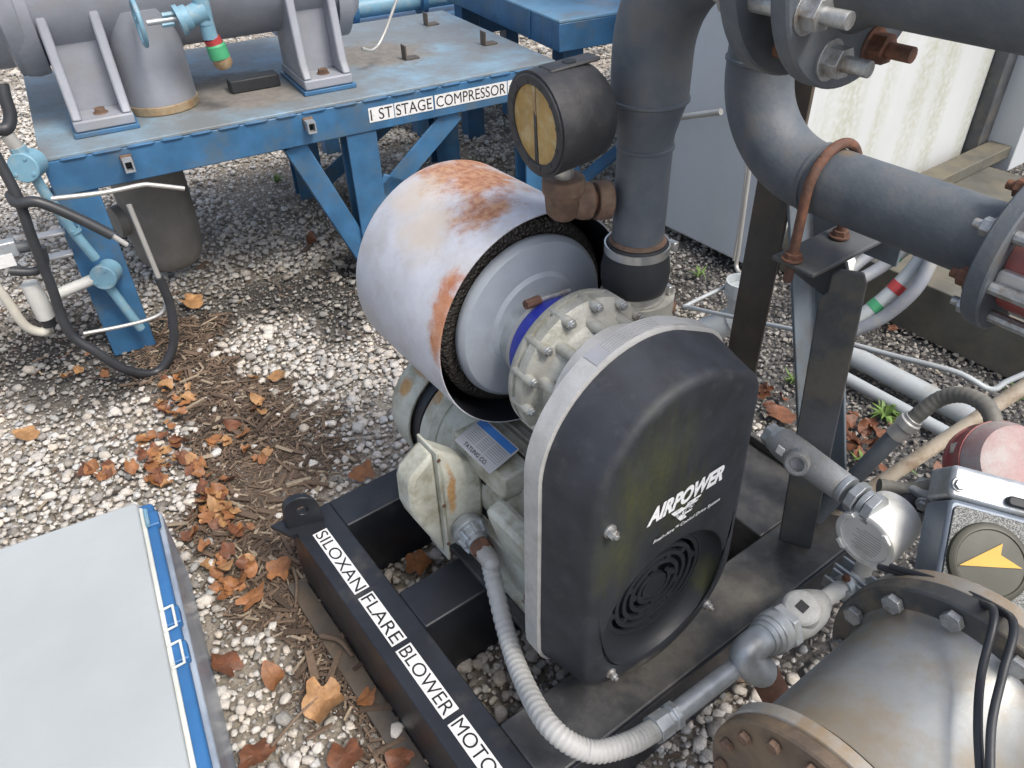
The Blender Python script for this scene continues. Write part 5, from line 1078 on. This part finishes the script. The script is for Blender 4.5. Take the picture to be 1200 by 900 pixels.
# wood chips / mulch
bxv = np.array([(-1, -.25, -.08), (1, -.2, -.1), (.9, .25, -.08), (-1.05, .2, -.1), (-.95, -.2, .1), (1, -.22, .08), (1.05, .2, .1), (-1, .25, .08)]); bxf = np.array([(0, 2, 1), (0, 3, 2), (4, 5, 6), (4, 6, 7), (0, 1, 5), (0, 5, 4), (1, 2, 6), (1, 6, 5), (2, 3, 7), (2, 7, 6), (3, 0, 4), (3, 4, 7)])
Q = grid(-2.2, .6, .4, 3.2, .0088); Q = Q[in_view(Q, 60, 60)]; mul, dark_ground, dirt, right = masks(Q); keep = rng.random(len(Q)) < np.clip(mul*1.0, 0, .92)+.02*(1-right); Q = Q[keep]
v = rng.uniform(.4, 1.35, (len(Q), 1)); C4 = np.array((.135, .092, .062))*v; C4[rng.random(len(Q)) < .12] = (.30, .24, .17)
scatter('wood_mulch', 'brown shredded bark mulch drifted along the skid side', Q, np.clip(rng.lognormal(math.log(.0085), .5, len(Q)), .003, .04), C4, [(bxv, bxf)], 'mulch', flat=1., sink=.35, stretch=np.c_[np.ones(len(Q)), rng.uniform(.4, 1.0, len(Q)), rng.uniform(.5, 1.2, len(Q))])
# ---------------------------------------------------------------- leaves
def leaf_mat(name, c0, c1):
    mt = mat(name, c0, .55, var=.25, scale=30, bump=.3, bscale=120, dirt=c1, dirt_amt=.45, dirt_scale=40); return mt
leaf_mat('leaf_orange', (.27, .115, .04), (.17, .075, .035)); leaf_mat('leaf_tan', (.36, .20, .085), (.24, .12, .05)); leaf_mat('leaf_brown', (.17, .065, .03), (.10, .045, .025))
leaf_meshes = []
for k in range(9):
    r = np.random.default_rng(50+k); n = 30; lob = r.uniform(.04, .27); ph = r.uniform(-.2, .2); asp = r.uniform(.75, 1.05); rings = (0, .35, .7, 1.0)
    curl = r.uniform(.3, 1.3); ca_ = r.uniform(0, math.pi); vs2 = [(0, 0, 0)]; fs2 = []
    for ri in rings[1:]:
        for i in range(n):
            t = 2*math.pi*i/n; R = 1-lob*(.5-.5*math.cos(5*t+ph))**1.2*(1.0)-.12*abs(math.sin(t/2))**8+r.normal()*.025
            if abs(t-math.pi) < .35: R *= .72
            x, y = ri*R*math.cos(t), ri*R*math.sin(t)*asp
            d_ = x*math.cos(ca_)+y*math.sin(ca_); z = curl*.55*d_*d_+.10*math.sin(3*t+k)*ri*ri-.12*abs(y)*.6+r.normal()*.02
            vs2.append((x, y, z))
    for i in range(n): fs2.append((0, 1+i, 1+(i+1) % n))
    for j in range(2):
        for i in range(n): a = 1+j*n; fs2.append((a+i, a+n+i, a+n+(i+1) % n, a+(i+1) % n))
    m_ = bpy.data.meshes.new('leaf'); m_.from_pydata(vs2, [], fs2); m_.polygons.foreach_set('use_smooth', [True]*len(m_.polygons)); leaf_meshes.append(m_)
LM = {}
def leaf(px, py, size, label, group, z=.016, colr=None, tilt=.35):
    k = random.randrange(9); c = colr or random.choice(['leaf_orange', 'leaf_orange', 'leaf_tan', 'leaf_brown'])
    if (k, c) not in LM: m2 = leaf_meshes[k].copy(); m2.materials.append(MATS[c]); LM[(k, c)] = m2
    p = atz(px, py, z); o = bpy.data.objects.new('fallen_leaf', LM[(k, c)]); COL.objects.link(o); o.location = (p[0], p[1], z+size*.08); o.scale = (size, size*random.uniform(.7, 1.), size)
    o.rotation_euler = (random.uniform(-tilt, tilt), random.uniform(-tilt, tilt), random.uniform(0, 6.28)); tag(o, label, 'leaf', group); return o
GL_ = 'fallen leaves on the yard'
for (x, y, s, lab, c) in ((380, 822, .062, 'largest tan fallen leaf, lying flat on gravel between enclosure and skid', 'leaf_tan'), (405, 886, .045, 'dark brown fallen leaf at the bottom edge beside the skid flange', 'leaf_brown'),
    (322, 796, .04, 'orange fallen leaf just left of the largest tan leaf', 'leaf_orange'), (266, 780, .045, 'reddish brown fallen leaf against the enclosure side', 'leaf_brown'), (302, 884, .052, 'brown fallen leaf low beside the enclosure, near the bottom edge', 'leaf_brown'),
    (430, 817, .032, 'small orange brown leaf near the skid foot flange', 'leaf_orange'), (224, 354, .055, 'crisp tan leaf alone on dark soil below the blue table', 'leaf_tan'), (327, 441, .042, 'pinkish brown leaf on white gravel left of the filter drum', 'leaf_tan'),
    (28, 511, .05, 'brown leaf on white gravel at the left edge', 'leaf_tan'), (490, 662, .045, 'orange leaf inside the near left opening of the skid', 'leaf_orange'), (258, 594, .055, 'broad tan leaf beside the enclosure corner in the mulch', 'leaf_tan'),
    (295, 702, .048, 'orange tan leaf at the lower end of the leaf drift', 'leaf_orange'), (425, 556, .042, 'orange leaf close to the far skid corner', 'leaf_orange'), (330, 668, .04, 'orange leaf by the skid lug on the mulch', 'leaf_orange'), (365, 283, .04, 'small brown leaf under the blue table', 'leaf_brown'), (915, 487, .06, 'crumpled brown leaf at the foot of the pipe stand', 'leaf_brown'), (470, 890, .035, 'small brown leaf beside the skid rail at the bottom', 'leaf_brown')):
    leaf(x, y, s, lab, GL_, colr=c)
for (cx, cy, sx, sy, n, lab) in ((203, 470, 14, 24, 24, 'dry leaf in the heap below the blue table leg'), (190, 535, 34, 22, 38, 'dry leaf in the leaf drift left of the mulch strip'), (120, 545, 22, 12, 7, 'dry leaf on gravel left of the leaf drift'), (255, 600, 24, 40, 44, 'dry leaf in the leaf drift beside the enclosure'), (270, 670, 22, 20, 14, 'dry leaf at the tail of the leaf drift'), (300, 510, 40, 40, 14, 'scattered dry leaf on the mulch strip'), (95, 435, 25, 14, 7, 'dry leaf on dark soil by the blue leg foot'),
    (1000, 512, 26, 22, 26, 'brown leaf in the heap behind the pipe stand'), (900, 465, 14, 18, 7, 'brown leaf between the stand posts'), (1030, 370, 30, 12, 8, 'brown leaf under the draped hoses'), (1060, 290, 22, 10, 8, 'brown leaf behind the level pipe'), (1120, 545, 30, 8, 6, 'brown leaf below the looped conduit')):
    for _ in range(n):
        cc_ = random.choice(['leaf_orange', 'leaf_orange', 'leaf_tan', 'leaf_brown']) if cx < 800 else 'leaf_brown'
        leaf(random.gauss(cx, sx*.7), random.gauss(cy, sy*.7), random.uniform(.013, .034), (cc_[5:]+' '+lab) if cx < 800 else lab, lab.replace('dry leaf', 'dry leaves').replace('brown leaf', 'brown leaves'), z=random.uniform(.008, .028), colr=cc_, tilt=.7)
for (x0, y0, x1, y1, r, lab) in ((376, 745, 413, 769, .008, 'pale broken twig lying beside the skid'), (343, 665, 346, 712, .005, 'thin twig standing out of the mulch by the skid lug'), (318, 875, 375, 815, .004, 'thin grey twig near the largest leaf'), (262, 490, 300, 500, .006, 'dark twig on the mulch strip'), (575, 250, 600, 280, .004, 'thin twig behind the filter drum')):
    a, b = atz(x0, y0, .02), atz(x1, y1, .02); mid = (a+b)/2+np.array((.006, .01, .006))
    tag(MB().tube(spline([a, mid, b], 6), list(np.linspace(r, r*.6, 13)), 8).build('twig', 'bark', None, smooth=60), lab, 'twig', 'twigs on the ground')
# low weeds behind the stand
def weed(px, py, n, h, lab):
    p = atz(px, py, 0); r = np.random.default_rng(int(px)); mb = MB(); V_ = [p]; F_ = []
    for _ in range(n):
        a = r.random()*6.28; l = h*r.uniform(.4, 1); d = np.array((math.cos(a), math.sin(a), 0)); wv = np.cross(d, ZX)*l*.10
        t1 = p+d*l*.35+np.array((0, 0, l*r.uniform(.3, .8))); t2 = p+d*l*.95+np.array((0, 0, l*r.uniform(.2, .8))); k = len(V_); V_ += [t1-wv, t1+wv, t2]; F_ += [(0, k, k+1), (k, k+2, k+1)]
    mb.add(V_, F_)
    tag(mb.build('weed', 'weed_green', None, fixn=False), lab, 'weed', 'weeds in the gravel')
weed(1035, 492, 40, .07, 'green weed beside the brown leaf heap'); weed(1010, 545, 24, .05, 'low green weed in front of the brown leaf heap'); weed(930, 450, 30, .06, 'green weed between the stand posts'); weed(1185, 465, 20, .07, 'green weed at the right edge on dark gravel'); weed(820, 325, 14, .06, 'small green weed left of the container tube'); weed(325, 215, 18, .07, 'pale green weed under the blue table'); weed(1060, 555, 20, .04, 'tiny green weed below the looped conduit')
for o in ALL:
    if '_base' in o: del o['_base']
